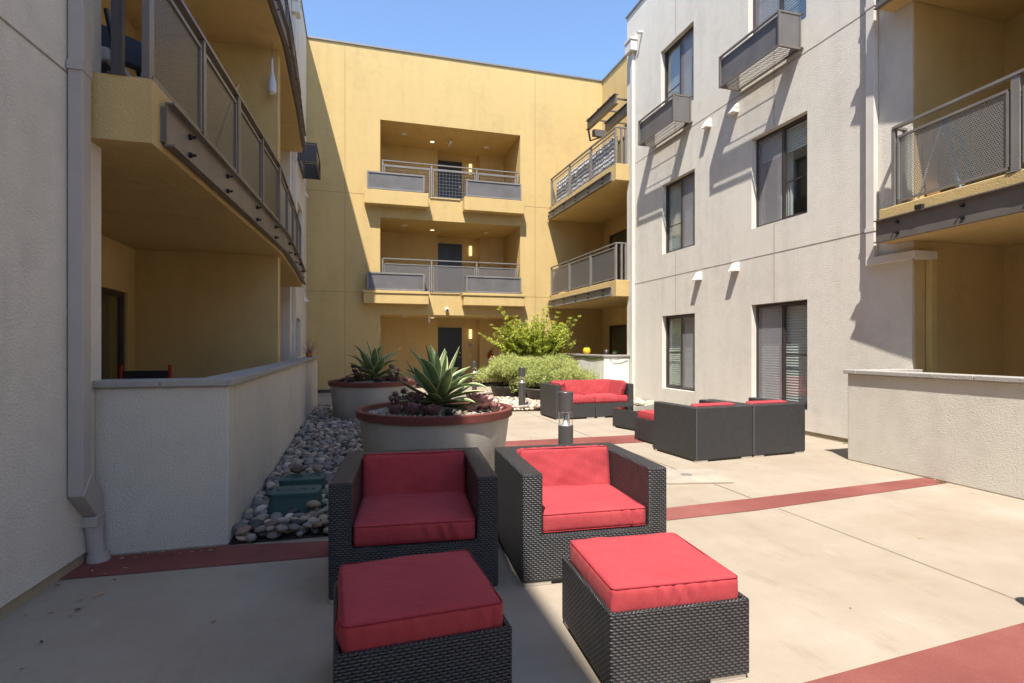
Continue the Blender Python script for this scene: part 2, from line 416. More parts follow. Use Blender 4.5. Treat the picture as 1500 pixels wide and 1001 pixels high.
# ------------------------------------------------------------------ camera, light
cam=bpy.data.cameras.new('camera'); co_=bpy.data.objects.new('camera',cam); col.objects.link(co_)
co_.location=(0,0,1.35); co_.rotation_euler=(R(90),0,-math.atan(229/790)); cam.sensor_width=36; cam.lens=790/1500*36; cam.shift_y=.005; cam.clip_end=3000; cam.clip_start=.05
S.camera=co_
SD=Vector((.26,.51,-1)).normalized()
sl=bpy.data.lights.new('sun','SUN'); sl.energy=4.4; sl.angle=R(.5); sl.color=(1,.95,.87)
so=bpy.data.objects.new('sun',sl); col.objects.link(so); so.rotation_euler=SD.to_track_quat('-Z','Y').to_euler(); so.location=(-10,-10,30)
w=bpy.data.worlds.new('World'); S.world=w; w.use_nodes=True; nt=w.node_tree
bg=nt.nodes['Background']; sk=nt.nodes.new('ShaderNodeTexSky'); sk.sky_type='NISHITA'; sk.sun_disc=False
sk.sun_elevation=math.asin(-SD.z); sk.sun_rotation=math.atan2(-SD.x,-SD.y); sk.altitude=700; sk.air_density=1; sk.dust_density=.4; sk.ozone_density=3.5
nt.links.new(sk.outputs[0],bg.inputs[0]); bg.inputs[1].default_value=.15
vs_=S.view_settings; vs_.view_transform='Standard'; vs_.look='None'; vs_.gamma=1; vs_.exposure=1.12; vs_.use_curve_mapping=False

# ------------------------------------------------------------------ setting: ground
def struct(name,mb,mat,kind='structure'): return tag(mb.build(name,mat),kind=kind)
g=MB(); g.quad((-300,-300,-.02),(300,-300,-.02),(300,300,-.02),(-300,300,-.02)); struct('ground',g,'concrete_tan')
g=MB(); g.quad((-12,-14,0),(14,-14,0),(14,24,0),(-12,24,0)); struct('patio_paving',g,'concrete_tan')
def sheet(name,poly,z,mat):
    g=MB(); g.add([(p[0],p[1],z) for p in poly],[tuple(range(len(poly)))]); return struct(name,g,mat)
sheet('red_paving_band',[(-1.68,3.72),(-.15,3.655),(2.28,3.68),(3.17,3.70),(5.63,3.92),(5.63,4.15),(3.3,4.0),(2.386,3.96),(-.168,3.945),(-.84,4.04),(-1.68,4.04)],.004,'band_red')
sheet('red_paving_band',[(1.5,6.80),(4.0,6.78),(6.55,6.95),(6.55,7.55),(4.0,7.38),(1.5,7.40)],.004,'band_red')
sheet('red_paving_band',[(-1.68,1.30),(1.65,1.46),(5.63,1.66),(5.63,2.02),(3.1,1.83),(1.73,1.75),(-1.68,1.6)],.004,'band_red')
sheet('red_paving_band',[(-.76,12.5),(2.8,12.5),(2.8,12.9),(-.76,12.9)],.004,'band_red')
def bed_poly1(): return [(-.83,4.05),(1.55,4.05),(1.58,12.4),(-.76,12.4)]
sheet('gravel_bed_soil',bed_poly1(),.008,'rubble_dark')
sheet('gravel_bed_soil',[(2.9,11.3),(3.1,14.9),(6.1,14.9),(6.1,12.3),(6.55,12.3),(6.55,7.95),(6.28,7.95),(5.9,10.3),(3.4,10.75)],.008,'rubble_dark')
j=MB()
for x in (3.38,):
    j.box(x-.002,2.06,.0041,x+.002,3.69,.0062); j.box(x-.003,4.02,.0041,x+.003,6.77,.0062); j.box(x-.003,7.4,.0041,x+.003,10.7,.0062)
    j.box(x-.003,1.86,.0062,x+.003,2.06,.0064)
struct('paving_joint',j,'joint_tan')

# ------------------------------------------------------------------ shared building pieces
def stud(mb,x,y,z,d,r=.02,l=.035,m=0):
    d=Vector(d).normalized(); p=Vector((x,y,z)); mb.tube([p,p+d*l*.45],r*1.25,6,m); mb.tube([p+d*l*.3,p+d*l],r*.62,6,m)
def rail(par,pts,z0,z1,post_at,panel_mat,panel='perf',mid=False,post_w=.045,paint='rail_paint',top_gap=.12,grid=.1,bot=.06,top_w=.055):
    """guard rail along a straight run pts[0]->pts[1] (XY); post_at = fractions"""
    a=Vector((*pts[0],0));b=Vector((*pts[1],0)); d=(b-a); Ln=d.length; u=d/Ln
    for t in post_at:
        p=a+d*t; mb=MB(); mb.bar((p.x,p.y,z0),(p.x,p.y,z1-.02),post_w,post_w,0,(u.x,u.y,0)); 
        mb.box(p.x-.05,p.y-.05,z0,p.x+.05,p.y+.05,z0+.012); mb.build('rail_post',paint,par,True)
    mb=MB(); mb.bar((a.x,a.y,z1),(b.x,b.y,z1),top_w,.03)
    if mid: mb.bar((a.x,a.y,z1-.13),(b.x,b.y,z1-.13),.03,.03)
    mb.build('handrail',paint,par,True)
    ps=sorted(post_at)
    for i in range(len(ps)-1):
        p=a+d*ps[i]+u*(post_w/2+.035); q=a+d*ps[i+1]-u*(post_w/2+.035); zb=z0+bot; zt=z1-top_gap
        if (q-p).length<.15: continue
        f=MB(); w=.028
        for (s,e) in (((p.x,p.y,zb),(q.x,q.y,zb)),((p.x,p.y,zt),(q.x,q.y,zt))): f.bar(s,e,w,w)
        for s in (p,q): f.bar((s.x,s.y,zb+w/2),(s.x,s.y,zt-w/2),w,w,0,(u.x,u.y,0))
        for s,o in ((p,-u),(q,u)):
            for zz in (zb+.1,zt-.1):
                f.bar((s.x+o.x*.012,s.y+o.y*.012,zz),(s.x+o.x*.04,s.y+o.y*.04,zz),.014,.014)
        f.build('panel_frame',paint,par,True)
        k=MB()
        if panel=='wire':
            n=int((q-p).length/grid)
            for t in range(1,n):
                c=p+(q-p)*(t/n); k.tube([(c.x,c.y,zb),(c.x,c.y,zt)],.004,5)
            n=int((zt-zb)/grid)
            for t in range(1,n):
                z=zb+(zt-zb)*t/n; k.tube([(p.x,p.y,z),(q.x,q.y,z)],.004,5)
            k.build('wire_mesh',paint,par,True)
        else:
            Lp=(q-p).length
            k.add([(p.x,p.y,zb),(q.x,q.y,zb),(q.x,q.y,zt),(p.x,p.y,zt)],[(0,1,2,3)],0,[[(0,zb),(Lp,zb),(Lp,zt),(0,zt)]])
            k.build('mesh_panel',panel_mat,par,True)
def plate(par,a,b,z0,z1,out,bolts,mat='steel_paint',th=.012,off=.03,fl=.045):
    """C channel fascia from a to b (XY), proud of the slab along out"""
    a=Vector((*a,0));b=Vector((*b,0));o=Vector((*out,0)).normalized();u=(b-a).normalized();L_=(b-a).length
    mb=MB(); zc=(z0+z1)/2
    c=o*(off+th/2); mb.bar(a+c+Vector((0,0,zc)),b+c+Vector((0,0,zc)),th,z1-z0)
    c=o*(off+th+fl/2)
    mb.bar(a+c+Vector((0,0,z1-.006)),b+c+Vector((0,0,z1-.006)),fl,.012); mb.bar(a+c+Vector((0,0,z0+.006)),b+c+Vector((0,0,z0+.006)),fl,.012)
    c=o*(off/2); mb.bar(a+c+u*.01+Vector((0,0,zc)),b+c-u*.01+Vector((0,0,zc)),off,(z1-z0)*.8)
    mb.build('steel_fascia',mat,par,True)
    for t in bolts:
        for zz in (z0+(z1-z0)*.27,z0+(z1-z0)*.73):
            bm_=MB(); p=a+u*t*L_+o*(off+th); stud(bm_,p.x,p.y,zz,o,.017,.05); bm_.build('bolt','bolt_metal',par,True)
def window(par,c,s,y0,y1,z0,z1,scr,blind=1.0,rail_at=None,reveal=.095,label=None,door=False,curt=False,room=True,tone='bronze_frame'):
    """window in a wall whose outer face is x=c; s=+1 when the inside is toward +x. scr: 'far'/'near'/None side with insect screen"""
    X=lambda d:c+s*d
    fr=MB(); w=.05; d0,d1=reveal,reveal+.06; ym=(y0+y1)/2
    e=.004
    fr.box(X(d0),y0+e,z0+e,X(d1),y0+w,z1-e); fr.box(X(d0),y1-w,z0+e,X(d1),y1-e,z1-e)
    fr.box(X(d0+.002),y0+w,z0+e,X(d1-.002),y1-w,z0+w); fr.box(X(d0+.002),y0+w,z1-w,X(d1-.002),y1-w,z1-e)
    fr.box(X(d0+.012),ym-.025,z0+w,X(d1-.01),ym+.025,z1-w)
    f=fr.build('window',tone,par,True,.004,1)
    if label: f['label']=label
    for (a,b,side) in ((y0+w,ym-.025,'near'),(ym+.025,y1-w,'far')):
        dd=.035 if side==scr else .02
        sa=MB(); q=.022
        sa.box(X(d0+dd),a,z0+w,X(d0+dd+.014),a+q,z1-w); sa.box(X(d0+dd),b-q,z0+w,X(d0+dd+.014),b,z1-w)
        sa.box(X(d0+dd+.001),a+q,z0+w,X(d0+dd+.013),b-q,z0+w+q); sa.box(X(d0+dd+.001),a+q,z1-w-q,X(d0+dd+.013),b-q,z1-w)
        sa.build('sash',tone,f,False)
        if rail_at is not None and side!=scr:
            ra=MB(); ra.box(X(d0+dd+.002),a+q,rail_at-.009,X(d0+dd+.012),b-q,rail_at+.009); ra.build('glazing_bar',tone,f)
        g=MB(); g.quad((X(d0+dd+.0145),a,z0+w),(X(d0+dd+.0145),b,z0+w),(X(d0+dd+.0145),b,z1-w),(X(d0+dd+.0145),a,z1-w)); g.build('pane','window_glass',f)
        if side==scr:
            g=MB(); g.quad((X(d0+.012),a+.004,z0+w),(X(d0+.012),b-.004,z0+w),(X(d0+.012),b-.004,z1-w),(X(d0+.012),a+.004,z1-w)); g.build('insect_screen','insect_screen',f)
    # sub parts were given in world space: shift them to the frame's space
    inv=MW[par.name].inverted()
    for k in kids(f):
        if k.type=='MESH': k.data.transform(inv)
    if blind:
        bl=MB(); pitch=.043; zz=z1-w-.02; zend=z1-w-(z1-z0-2*w)*blind
        bl.box(X(d1+.03),y0+.03,z1-w-.01,X(d1+.07),y1-.03,z1-w+.03)
        while zz>zend:
            bl.quad((X(d1+.022),y0+.035,zz-.019),(X(d1+.022),y1-.035,zz-.019),(X(d1+.036),y1-.035,zz+.019),(X(d1+.036),y0+.035,zz+.019)); zz-=pitch
        for k in (.25,.75): bl.box(X(d1+.018),y0+(y1-y0)*k-.004,zend,X(d1+.0195),y0+(y1-y0)*k+.004,z1-w)
        o=bl.build('blind','blind_white',f); o.data.transform(inv)
    if curt:
        cu=MB(); n=30; pts=[]
        for k in range(n+1):
            y=ym-.04+(y1-ym)*0+k*(.0115); pts.append((X(d1+.12+.02*math.sin(k*1.3)),y))
        for k in range(n): cu.quad((*pts[k],z0+.05),(*pts[k+1],z0+.05),(*pts[k+1],z1-.05),(*pts[k],z1-.05))
        o=cu.build('curtain','white_cloth',f); o.data.transform(inv)
    if room:
        rm=MB(); D=1.9
        a,b=y0-.5,y1+.5; zf,zc=z0-(.42 if z0>.2 and not door else .0),z1+.35
        rm.quad((X(D),a,zf),(X(D),b,zf),(X(D),b,zc),(X(D),a,zc)); rm.quad((X(.24),a,zf),(X(D),a,zf),(X(D),a,zc),(X(.24),a,zc))
        rm.quad((X(.24),b,zf),(X(D),b,zf),(X(D),b,zc),(X(.24),b,zc)); rm.quad((X(.24),a,zf),(X(D),a,zf),(X(D),b,zf),(X(.24),b,zf)); rm.quad((X(.24),a,zc),(X(D),a,zc),(X(D),b,zc),(X(.24),b,zc))
        o=rm.build('room_lining','room_paint',f); o.data.transform(inv)
    return f
def window_box(par,c,s,y0,y1,z0,z1,d=.43,mat='steel_paint',face='panel_grey'):
    """steel window box hung on wall x=c, projecting to c+s*d"""
    X=lambda k:c+s*k; t=.03
    fr=MB()
    for y in (y0+t/2,y1-t/2):
        for xx in (.03,d-t/2): fr.bar((X(xx),y,z0),(X(xx),y,z1),t,t,0,(0,1,0))
        for z in (z0+t/2,z1-t/2): fr.bar((X(.0),y,z),(X(d-t),y,z),t-.002,t-.002)
    for z in (z0+t/2,z1-t/2):
        fr.bar((X(d-t/2),y0+t,z),(X(d-t/2),y1-t,z),t-.001,t-.001); fr.bar((X(.03),y0+t,z),(X(.03),y1-t,z),t-.001,t-.001)
    for y in (y0+t/2,y1-t/2):
        for z in (z0+t/2,z1-t/2): fr.tube([(X(-.005),y-.03,z),(X(.03),y-.03,z)],.018,8)
    f=fr.build('window_box',mat,par,True)
    inv=MW[par.name].inverted()
    p=MB(); p.box(X(d-.05),y0+t,z0+t,X(d-.045),y1-t,z1-t*1.5); o=p.build('front_panel',face,f); o.data.transform(inv)
    for y in (y0+.012,y1-.012):
        p=MB(); p.box(X(.05),y-.002,z0+t,X(d-t),y+.002,z1-t*1.5); o=p.build('side_panel',face,f); o.data.transform(inv)
    p=MB(); n=int((y1-y0)/.045)
    for k in range(1,n): yy=y0+(y1-y0)*k/n; p.tube([(X(.03),yy,z0+.012),(X(d-.02),yy,z0+.012)],.0035,5)
    for xx in (.12,.22,.32): p.tube([(X(xx),y0+t,z0+.006),(X(xx),y1-t,z0+.006)],.004,5)
    o=p.build('base_grille',mat,f); o.data.transform(inv)
    return f
def vent(par,c,s,y,z,m='white_paint'):
    v=MB(); w=.075
    p=[(c,y-w,z+.1),(c,y+w,z+.1),(c,y+w,z-.06),(c,y-w,z-.06),(c+s*.03,y-w,z+.1),(c+s*.03,y+w,z+.1),(c+s*.13,y+w,z-.06),(c+s*.13,y-w,z-.06)]
    v.add(p,[(0,1,2,3),(4,5,1,0),(7,6,5,4),(3,2,6,7),(0,3,7,4),(1,5,6,2)]); v.build('wall_vent',m,par,True,.004,1)

# ------------------------------------------------------------------ LEFT WING
LB=thing('apartment_building','grey and mustard apartment wing in shade on the left, with bowed balconies','building',(-1.69,4.0,0))
b=MB(); wallgrid(b,'x',-1.69,-.25,-11,-1.2,.07,10.0,[]); wallgrid(b,'x',-1.69,-.25,-1.2,2.999,.07,10.7,[]); b.prism([(-1.69,3.0),(-1.60,4.14),(-1.94,4.14),(-1.94,3.0)],.07,10.7)  # unseen roof line stepped in height to set where its shadow edge falls
wallgrid(b,'x',-1.69,-.25,4.145,12.59,8.6,10.7,[]); 
wallgrid(b,'x',-1.37,-.25,12.6,16.69,.07,10.32,[(13.75,14.95,.45,2.05),(14.2,15.4,3.4,4.95),(14.2,15.4,6.34,7.9)])
b.box(-2.84,12.6,0,-1.622,12.85,10.3); b.box(-8,-11.25,0,-1.7,-11,10.0); b.box(-8.2,-11,0,-8,16.7,10.3); b.box(-8,-11,9.5,-1.95,16.6,9.6)
b.build('stucco_wall','grey_stucco',LB,True)
for q in (((-1.705,-11),(-1.705,3.0),(-1.615,4.12),(-1.9,4.12),(-1.9,-11)),((-1.385,12.62),(-1.385,16.69),(-1.6,16.69),(-1.6,12.62))): b=MB(); b.prism(q,0,.07); b.build('wall_base','base_trim',LB,True)
b=MB()
wallgrid(b,'x',-2.84,-.2,4.14,12.6,0,8.6,[(5.8,8.1,.02,2.05),(5.8,8.1,3.08,5.1),(9.6,11.6,.02,2.05),(9.6,11.6,3.08,5.1),(5.8,8.1,6.02,8.0)])
b.box(-2.84,3.9,0,-1.945,4.138,8.6); b.box(-2.84,8.35,0,-1.07,8.6,8.6)
b.box(-2.84,4.15,8.6,-1.70,12.59,8.8)
b.build('recess_wall','yellow_stucco',LB,True)
b=MB(); b.box(-1.72-.25,-1.2,10.7,-1.66,12.56,10.74); b.box(-1.72-.25,-11,10.0,-1.66,-1.21,10.04); b.box(-1.66,12.57,10.32,-1.34,16.69,10.36); b.build('parapet_cap','cap_metal',LB,True)
for z in (2.961,5.901):
    b=MB(); b.bar((-1.6895,3.0,z),(-1.6005,4.13,z),.006,.012); b.build('reveal_joint','reveal_joint',LB,True)
    b=MB(); b.box(-1.372,12.65,z-.006,-1.3675,16.69,z+.006); b.build('reveal_joint','reveal_joint',LB,True)
for (y0,y1,z0,z1) in ((5.8,8.1,.02,2.05),(5.8,8.1,3.08,5.1),(9.6,11.6,.02,2.05),(9.6,11.6,3.08,5.1),(5.8,8.1,6.02,8.0)):
    window(LB,-2.84,-1,y0,y1,z0,z1,None,0,reveal=.03,door=True,room=True)['label']='dark framed sliding glass door'
window(LB,-1.37,-1,13.75,14.95,.45,2.05,'far',1.0); window(LB,-1.37,-1,14.2,15.4,3.4,4.95,'far',1.0); window(LB,-1.37,-1,14.2,15.4,6.34,7.9,'far',1.0)
window_box(LB,-1.37,1,14.1,15.6,5.9,6.36,.45,'steel_dark','steel_dark')
vent(LB,-1.37,1,15.9,5.55); vent(LB,-1.37,1,15.9,2.65)
BP=[(-1.25,3.95),(-1.12,6.1),(-1.0,8.27),(-1.04,10.4),(-1.12,12.6)]
for fl,(zb,zt) in enumerate(((2.65,3.06),(5.59,6.0))):
    b=MB(); b.prism([(-1.625,3.95)]+BP+[(-1.372,12.6),(-1.372,12.598),(-2.835,12.598),(-2.835,4.145),(-1.625,4.145)],zb,zt)
    s=b.build('balcony','yellow_stucco',LB,True,.01,2)
    MW[s.name]=MW[LB.name]
    rp=[(x-.045,y) for x,y in BP]; rp[0]=(-1.30,3.99)
    ztop=zt+.86
    rail(s,((-1.61,3.99),(-1.34,3.99)),zt,ztop,(.62,),'mesh_steel','perf',paint='steel_dark')
    m_=MB(); m_.bar((-1.455,3.99,zt),(-1.455,3.99,ztop),.055,.05); m_.build('rail_post','steel_dark',s,True)
    posts={0:(0,.51),1:(.0,.5),2:(0,.5),3:(0,.5,1)}
    for i in range(4):
        a,c=rp[i],rp[i+1]
        pa=(0.0,.5,1.0) 
        # one panel per bay between posts
        rail(s,(a,c),zt,ztop,(0.012,.5,.988) if i else (0.012,.5,.988),'mesh_steel' if i<2 else 'mesh_green','perf',top_gap=.1,paint='steel_paint')  # darker paint than the other rails, putting this side's shade into the colour
    for i in range(4):
        a=Vector(BP[i]);c=Vector(BP[i+1]); d=(c-a).normalized(); n=(d.y,-d.x)
        aa=a+d*(.12 if i==0 else 0); cc=c-d*(.15 if i==3 else 0)
        plate(s,tuple(aa),tuple(cc),zb+.03,zb+.32,n,(.2,.66))
# downpipe on the near wall with cast iron boot
b=MB(); b.box(-1.6220,3.76,.47,-1.5460,3.865,9.2)
f=b.build('downpipe','pipe_paint',LB,True,.004,1); MW[f.name]=MW[LB.name]
b=MB(); e=[(3.76,.47),(3.865,.47),(3.865,.56),(4.03,.40),(4.03,.27),(3.965,.27)]
e=[(3.76,.468),(3.865,.58),(4.02,.43),(4.02,.30),(3.93,.30)]
n=len(e); v=[(-1.6210,y,z) for y,z in e]+[(-1.5410,y,z) for y,z in e]
b.add(v,[tuple(range(n-1,-1,-1)),tuple(range(n,2*n))]+[(i,(i+1)%n,n+(i+1)%n,n+i) for i in range(n)])
b.build('pipe_elbow','pipe_paint',f,True,.003,1)
for z in (2.98,5.9): b=MB(); b.box(-1.6240,3.752,z,-1.5415,3.871,z+.05); b.build('pipe_strap','pipe_paint',f,True)
b=MB(); b.box(-1.6230,3.91,.235,-1.5340,4.03,.30); b.tube([(-1.5760,3.97,.24),(-1.5710,3.985,.10),(-1.5560,3.99,.0)],[.052,.047,.052],16); b.tube([(-1.5610,3.988,.055),(-1.5560,3.99,.0)],[.06,.064],16)
b.build('pipe_boot','pipe_paint',f,True,.004,1)
# conductor head near the roof of the far section
b=MB(); b.box(-1.365,12.95,.2,-1.285,13.05,8.8); f=b.build('downpipe','pipe_white',LB,True); MW[f.name]=MW[LB.name]
b=MB(); b.box(-1.365,12.86,8.8,-1.2,13.14,9.05); b.box(-1.365,12.84,9.05,-1.18,13.16,9.1); b.build('conductor_head','pipe_white',f,True,.005,1)

# ------------------------------------------------------------------ FAR WING (mustard)
FB=thing('apartment_building','mustard yellow apartment wing across the end of the courtyard, navy doors on three floors','building',(3,16.7,0))
OP=[(.71,5.12,.0,2.33),(.71,5.12,2.99,5.25),(.71,5.12,5.93,8.19)]
b=MB(); wallgrid(b,'y',16.7,.25,-1.62,8.02,0,10.32,OP)
SD_=[(13.2,16.2,.02,2.04),(13.2,16.2,3.02,5.0),(13.2,16.2,5.92,7.9)]
wallgrid(b,'x',8.02,.2,12.06,16.7,0,10.3,SD_)
b.build('stucco_wall','yellow_stucco',FB,True)
b=MB()
for z0,z1,s in ((0,2.33,0),(2.99,5.25,1),(5.93,8.19,2)):
    b.box(.5,16.95,z0,.71,18.75,z1); b.box(5.12,16.95,z0,5.33,18.75,z1)
    b.box(.5,18.75,z0,2.74,18.95,z1); b.box(4.24,18.75,z0,5.33,18.95,z1)
    b.box(2.54,18.95,z0,2.74,19.3,z1); b.box(4.24,18.95,z0,4.44,19.3,z1)
    b.box(2.74,19.1,z0,4.24,19.3,z1)
b.build('recess_wall','yellow_stucco',FB,True)
b=MB()
for z0,z1 in ((2.33,2.99),(5.25,5.93),(8.19,8.5)): b.box(.45,16.95,z0,5.4,19.35,z1)
b.build('floor_slab','yellow_stucco',FB,True)
b=MB(); b.box(-8,16.96,9.5,16,24,9.6); b.box(-8,24,0,16,24.2,10.3); b.box(8.25,12.3,9.5,16,16.95,9.6); b.box(-8,16.72,0,-1.63,16.9,10.3); b.build('roof_deck','cap_metal',FB,True)
b=MB(); b.box(-1.37,16.665,10.32,8.05,17.0,10.37); b.box(7.985,12.06,10.3,8.25,16.665,10.36); b.build('parapet_cap','cap_metal',FB,True)
b=MB(); 
for z in (2.965,5.905):
    for x0,x1 in ((-1.36,.26),(5.14,8.0)): b=MB(); b.box(x0,16.697,z,x1,16.703,z+.012); b.build('reveal_joint','reveal_joint_yellow',FB,True)
for x in (-.31,5.62): b=MB(); b.box(x,16.6975,.1,x+.012,16.7035,10.3); b.build('reveal_joint','reveal_joint_yellow',FB,True)
for q in ((-1.36,16.685,.70,16.72),(5.13,16.685,8.0,16.72),(.72,18.735,2.73,18.76),(4.25,18.735,5.11,18.76)): b=MB(); b.box(q[0],q[1],0,q[2],q[3],.09); b.build('wall_base','steel_dark',FB,True)
# planter ledges with steel fronts, and the guard rails between them
for fl,z in enumerate((2.99,5.93)):
    lb=MB()
    zt=z+.05; zbm=z-.36
    if fl==0:
        LG=((.22,2.12),(3.2,5.16))
    else: LG=((.25,2.12),(3.22,5.16))
    lb.box(2.2,16.67,z+.001,3.15,16.699,z+.03); bal=lb.build('balcony','yellow_stucco',FB,True)
    for x0,x1 in LG:
        lb=MB()
        if fl==0: lb.box(x0,16.36,zbm,x1,16.70,z-.06); lb.box(x0-.03,16.33,z-.06,x1+.03,16.70,zt-.03)
        else: lb.box(x0,16.36,zbm,x1,16.70,zt)
        MW[bal.name]=MW[FB.name]; lb.build('planter_ledge','yellow_stucco',bal,True,.008,1)
    MW[bal.name]=MW[FB.name]
    for x0,x1 in ((.32,2.0),(3.28,5.06)):
        f=MB(); z0=zt+.02 if fl else zt-.01; z1=z0+.52; y=16.40; t=.045
        f.box(x0,y-.02,z0,x1,y+.02,z0+t); f.box(x0,y-.02,z1-t,x1,y+.02,z1); f.box(x0,y-.018,z0+t,x0+t,y+.018,z1-t); f.box(x1-t,y-.018,z0+t,x1,y+.018,z1-t)
        for xx in (x0,x1-.03):
            f.box(xx,y+.02,z1-t,xx+.03,16.69,z1-.004); f.box(xx+.005,y+.02,z0,xx+.02,16.69,z1-t)
        f.build('planter_front_frame','rail_paint',bal,True)
        f=MB(); f.box(x0+t,y+.0,z0+t,x1-t,y+.008,z1-t); f.build('planter_front_panel','panel_grey',bal,True)
    rz=zt+ (1.0 if fl else .98)
    rail(bal,((.76,16.74),(5.09,16.74)),z,rz,(.005,.345,.675,.985),'mesh_fine','wire' if fl else 'perf',mid=bool(fl),top_gap=.16)
# doors, lamps, lights
for fl,z in enumerate((0,2.99,5.93)):
    d=MB(); x0,x1=2.80,3.66; d.box(x0,19.085,z+.01,x1,19.12,z+2.03)
    dd=d.build('door','navy_door',FB,True); inv=MW[FB.name].inverted(); MW[dd.name]=MW[FB.name]
    p=MB()
    for a in (x0+.12,x0+.49):
        for (q,r_) in ((.18,.55),(.68,1.05),(1.2,1.88)):
            p.box(a,19.074,z+q,a+.25,19.085,z+r_); p.box(a+.03,19.068,z+q+.03,a+.22,19.074,z+r_-.03)
    p.build('door_panel','navy_door',dd,True,.004,1)
    p=MB(); p.tube([(x1-.07,19.085,z+.98),(x1-.07,19.03,z+.98)],.014,10); p.tube([(x1-.07,19.03,z+.98),(x1-.17,19.03,z+.98)],.011,8); p.tube([(x1-.07,19.085,z+1.13),(x1-.07,19.06,z+1.13)],.028,12); p.build('door_handle','brass',dd,True)
    p=MB(); p.box(x0-.05,19.08,z,x0,19.13,z+2.08); p.box(x1,19.08,z,x1+.05,19.13,z+2.08); p.box(x0,19.08,z+2.03,x1,19.13,z+2.08); p.build('door_frame','door_frame',FB,True)
    p=MB(); xl,zl=3.96,z+1.80; p.box(xl-.05,19.07,zl-.2,xl+.05,19.1,zl+.2); la=p.build('wall_lamp','brass',FB,True); MW[la.name]=MW[FB.name]
    p=MB(); p.tube([(xl,19.03,zl-.17),(xl,19.03,zl+.17)],.06,12); p.build('lamp_shade','lamp_glow',la,True)
    if fl==0:
        p=MB(); p.box(xl-.06,19.085,1.33,xl+.06,19.099,1.47); p.build('door_plaque','curtain_grey',FB,True,.004,1)
        p=MB(); p.tube([(xl,19.1,1.03),(xl,19.085,1.03)],.025,10); p.build('door_bell','white_paint',FB,True)
    for k,(x,y) in enumerate(((1.5,17.6),(2.45,18.0),(4.3,18.0))):
        zc=(2.33,5.25,8.19)[fl]
        p=MB(); p.tube([(x,y,zc-.02),(x,y,zc)],.09,16); rr=p.build('ceiling_light','white_paint',FB,True); MW[rr.name]=MW[FB.name]
        p=MB(); p.tube([(x,y,zc-.024),(x,y,zc-.02)],.065,16); p.build('lamp_lens','downlight_glow' if k==1 else 'white_paint',rr,True)
p=MB(); p.tube([(2.95,17.7,8.19),(2.95,17.7,8.1),(2.98,17.6,8.02),(2.93,17.55,7.93)],.022,8); p.tube([(2.98,17.6,8.05),(2.99,17.48,8.02)],.04,8); p.build('ceiling_camera','white_paint',FB,True)
p=MB(); p.tube([(2.72,16.70,2.52),(2.72,16.66,2.52)],.06,14); p.tube([(2.72,16.66,2.50),(2.72,16.56,2.47)],.055,14); c_=p.build('security_camera','white_paint',FB,True); MW[c_.name]=MW[FB.name]
p=MB(); p.tube([(2.72,16.559,2.47),(2.72,16.553,2.468)],.038,14); p.build('camera_lens','black_plastic',c_,True)
p=MB(); p.tube([(2.2,16.9,2.33),(2.2,16.9,2.2)],.02,8); p.tube([(2.2,16.9,2.2),(2.2,16.9,2.1)],.028,8); p.build('ceiling_camera','white_paint',FB,True)
# side balconies at right, between the yellow wall and the grey wing
for fl,(z0,z1) in enumerate(((2.6,3.01),(5.49,5.9))):
    b=MB(); b.prism([(6.20,12.12),(6.12,16.69),(8.015,16.69),(8.015,12.28),(6.56,12.28),(6.56,12.12)],z0,z1); s=b.build('balcony','yellow_stucco',FB,True,.008,1); MW[s.name]=MW[FB.name]
    plate(s,(6.197,12.3),(6.123,16.66),z0+.02,z0+.25,(-1,-.02),(.1,.3,.5,.7,.9),'rail_paint')
    rail(s,((6.25,12.2),(6.16,16.62)),z1,z1+.93,(.006,.33,.66,.994),'mesh_fine','wire' if fl else 'perf',top_gap=.1,top_w=.06,grid=.08)
    rail(s,((6.27,12.2),(6.53,12.2)),z1,z1+.93,(.45,.9),'mesh_fine','perf',top_gap=.1)
    if fl==0:
        for t in range(3):
            y0=12.3+t*1.46; p=MB(); p.box(6.262,y0,z1+.08,6.268,y0+1.36,z1+.82); p.build('solid_panel','panel_grey',s,True)
for (y0,y1,z0,z1) in SD_:
    window(FB,8.02,1,y0,y1,z0,z1,'near',0,reveal=.03,door=True)['label']='dark framed sliding glass door'
# steel trellis awning over the top side balcony
t=MB()
for x,z in ((6.3,7.72),(6.85,7.72),(7.5,7.72)):
    t.box(x-.012,12.3,z-.24,x+.012,14.05,z-.012); t.box(x-.06,12.3,z-.012,x+.06,14.06,z); t.box(x-.06,12.3,z-.252,x+.06,14.06,z-.24)
for y in (12.6,13.3,13.95): t.box(6.24,y-.02,7.722,8.0,y+.02,7.76)
aw=t.build('steel_awning','steel_paint',FB,True); MW[aw.name]=MW[FB.name]
t=MB(); t.box(6.42,13.9,7.28,6.80,14.02,7.46); t.bar((6.3,14.0,7.46),(6.36,14.0,7.15),.04,.04); t.bar((6.36,14.0,7.16),(6.7,14.0,7.3),.04,.03); t.build('awning_bracket','panel_grey',aw,True)
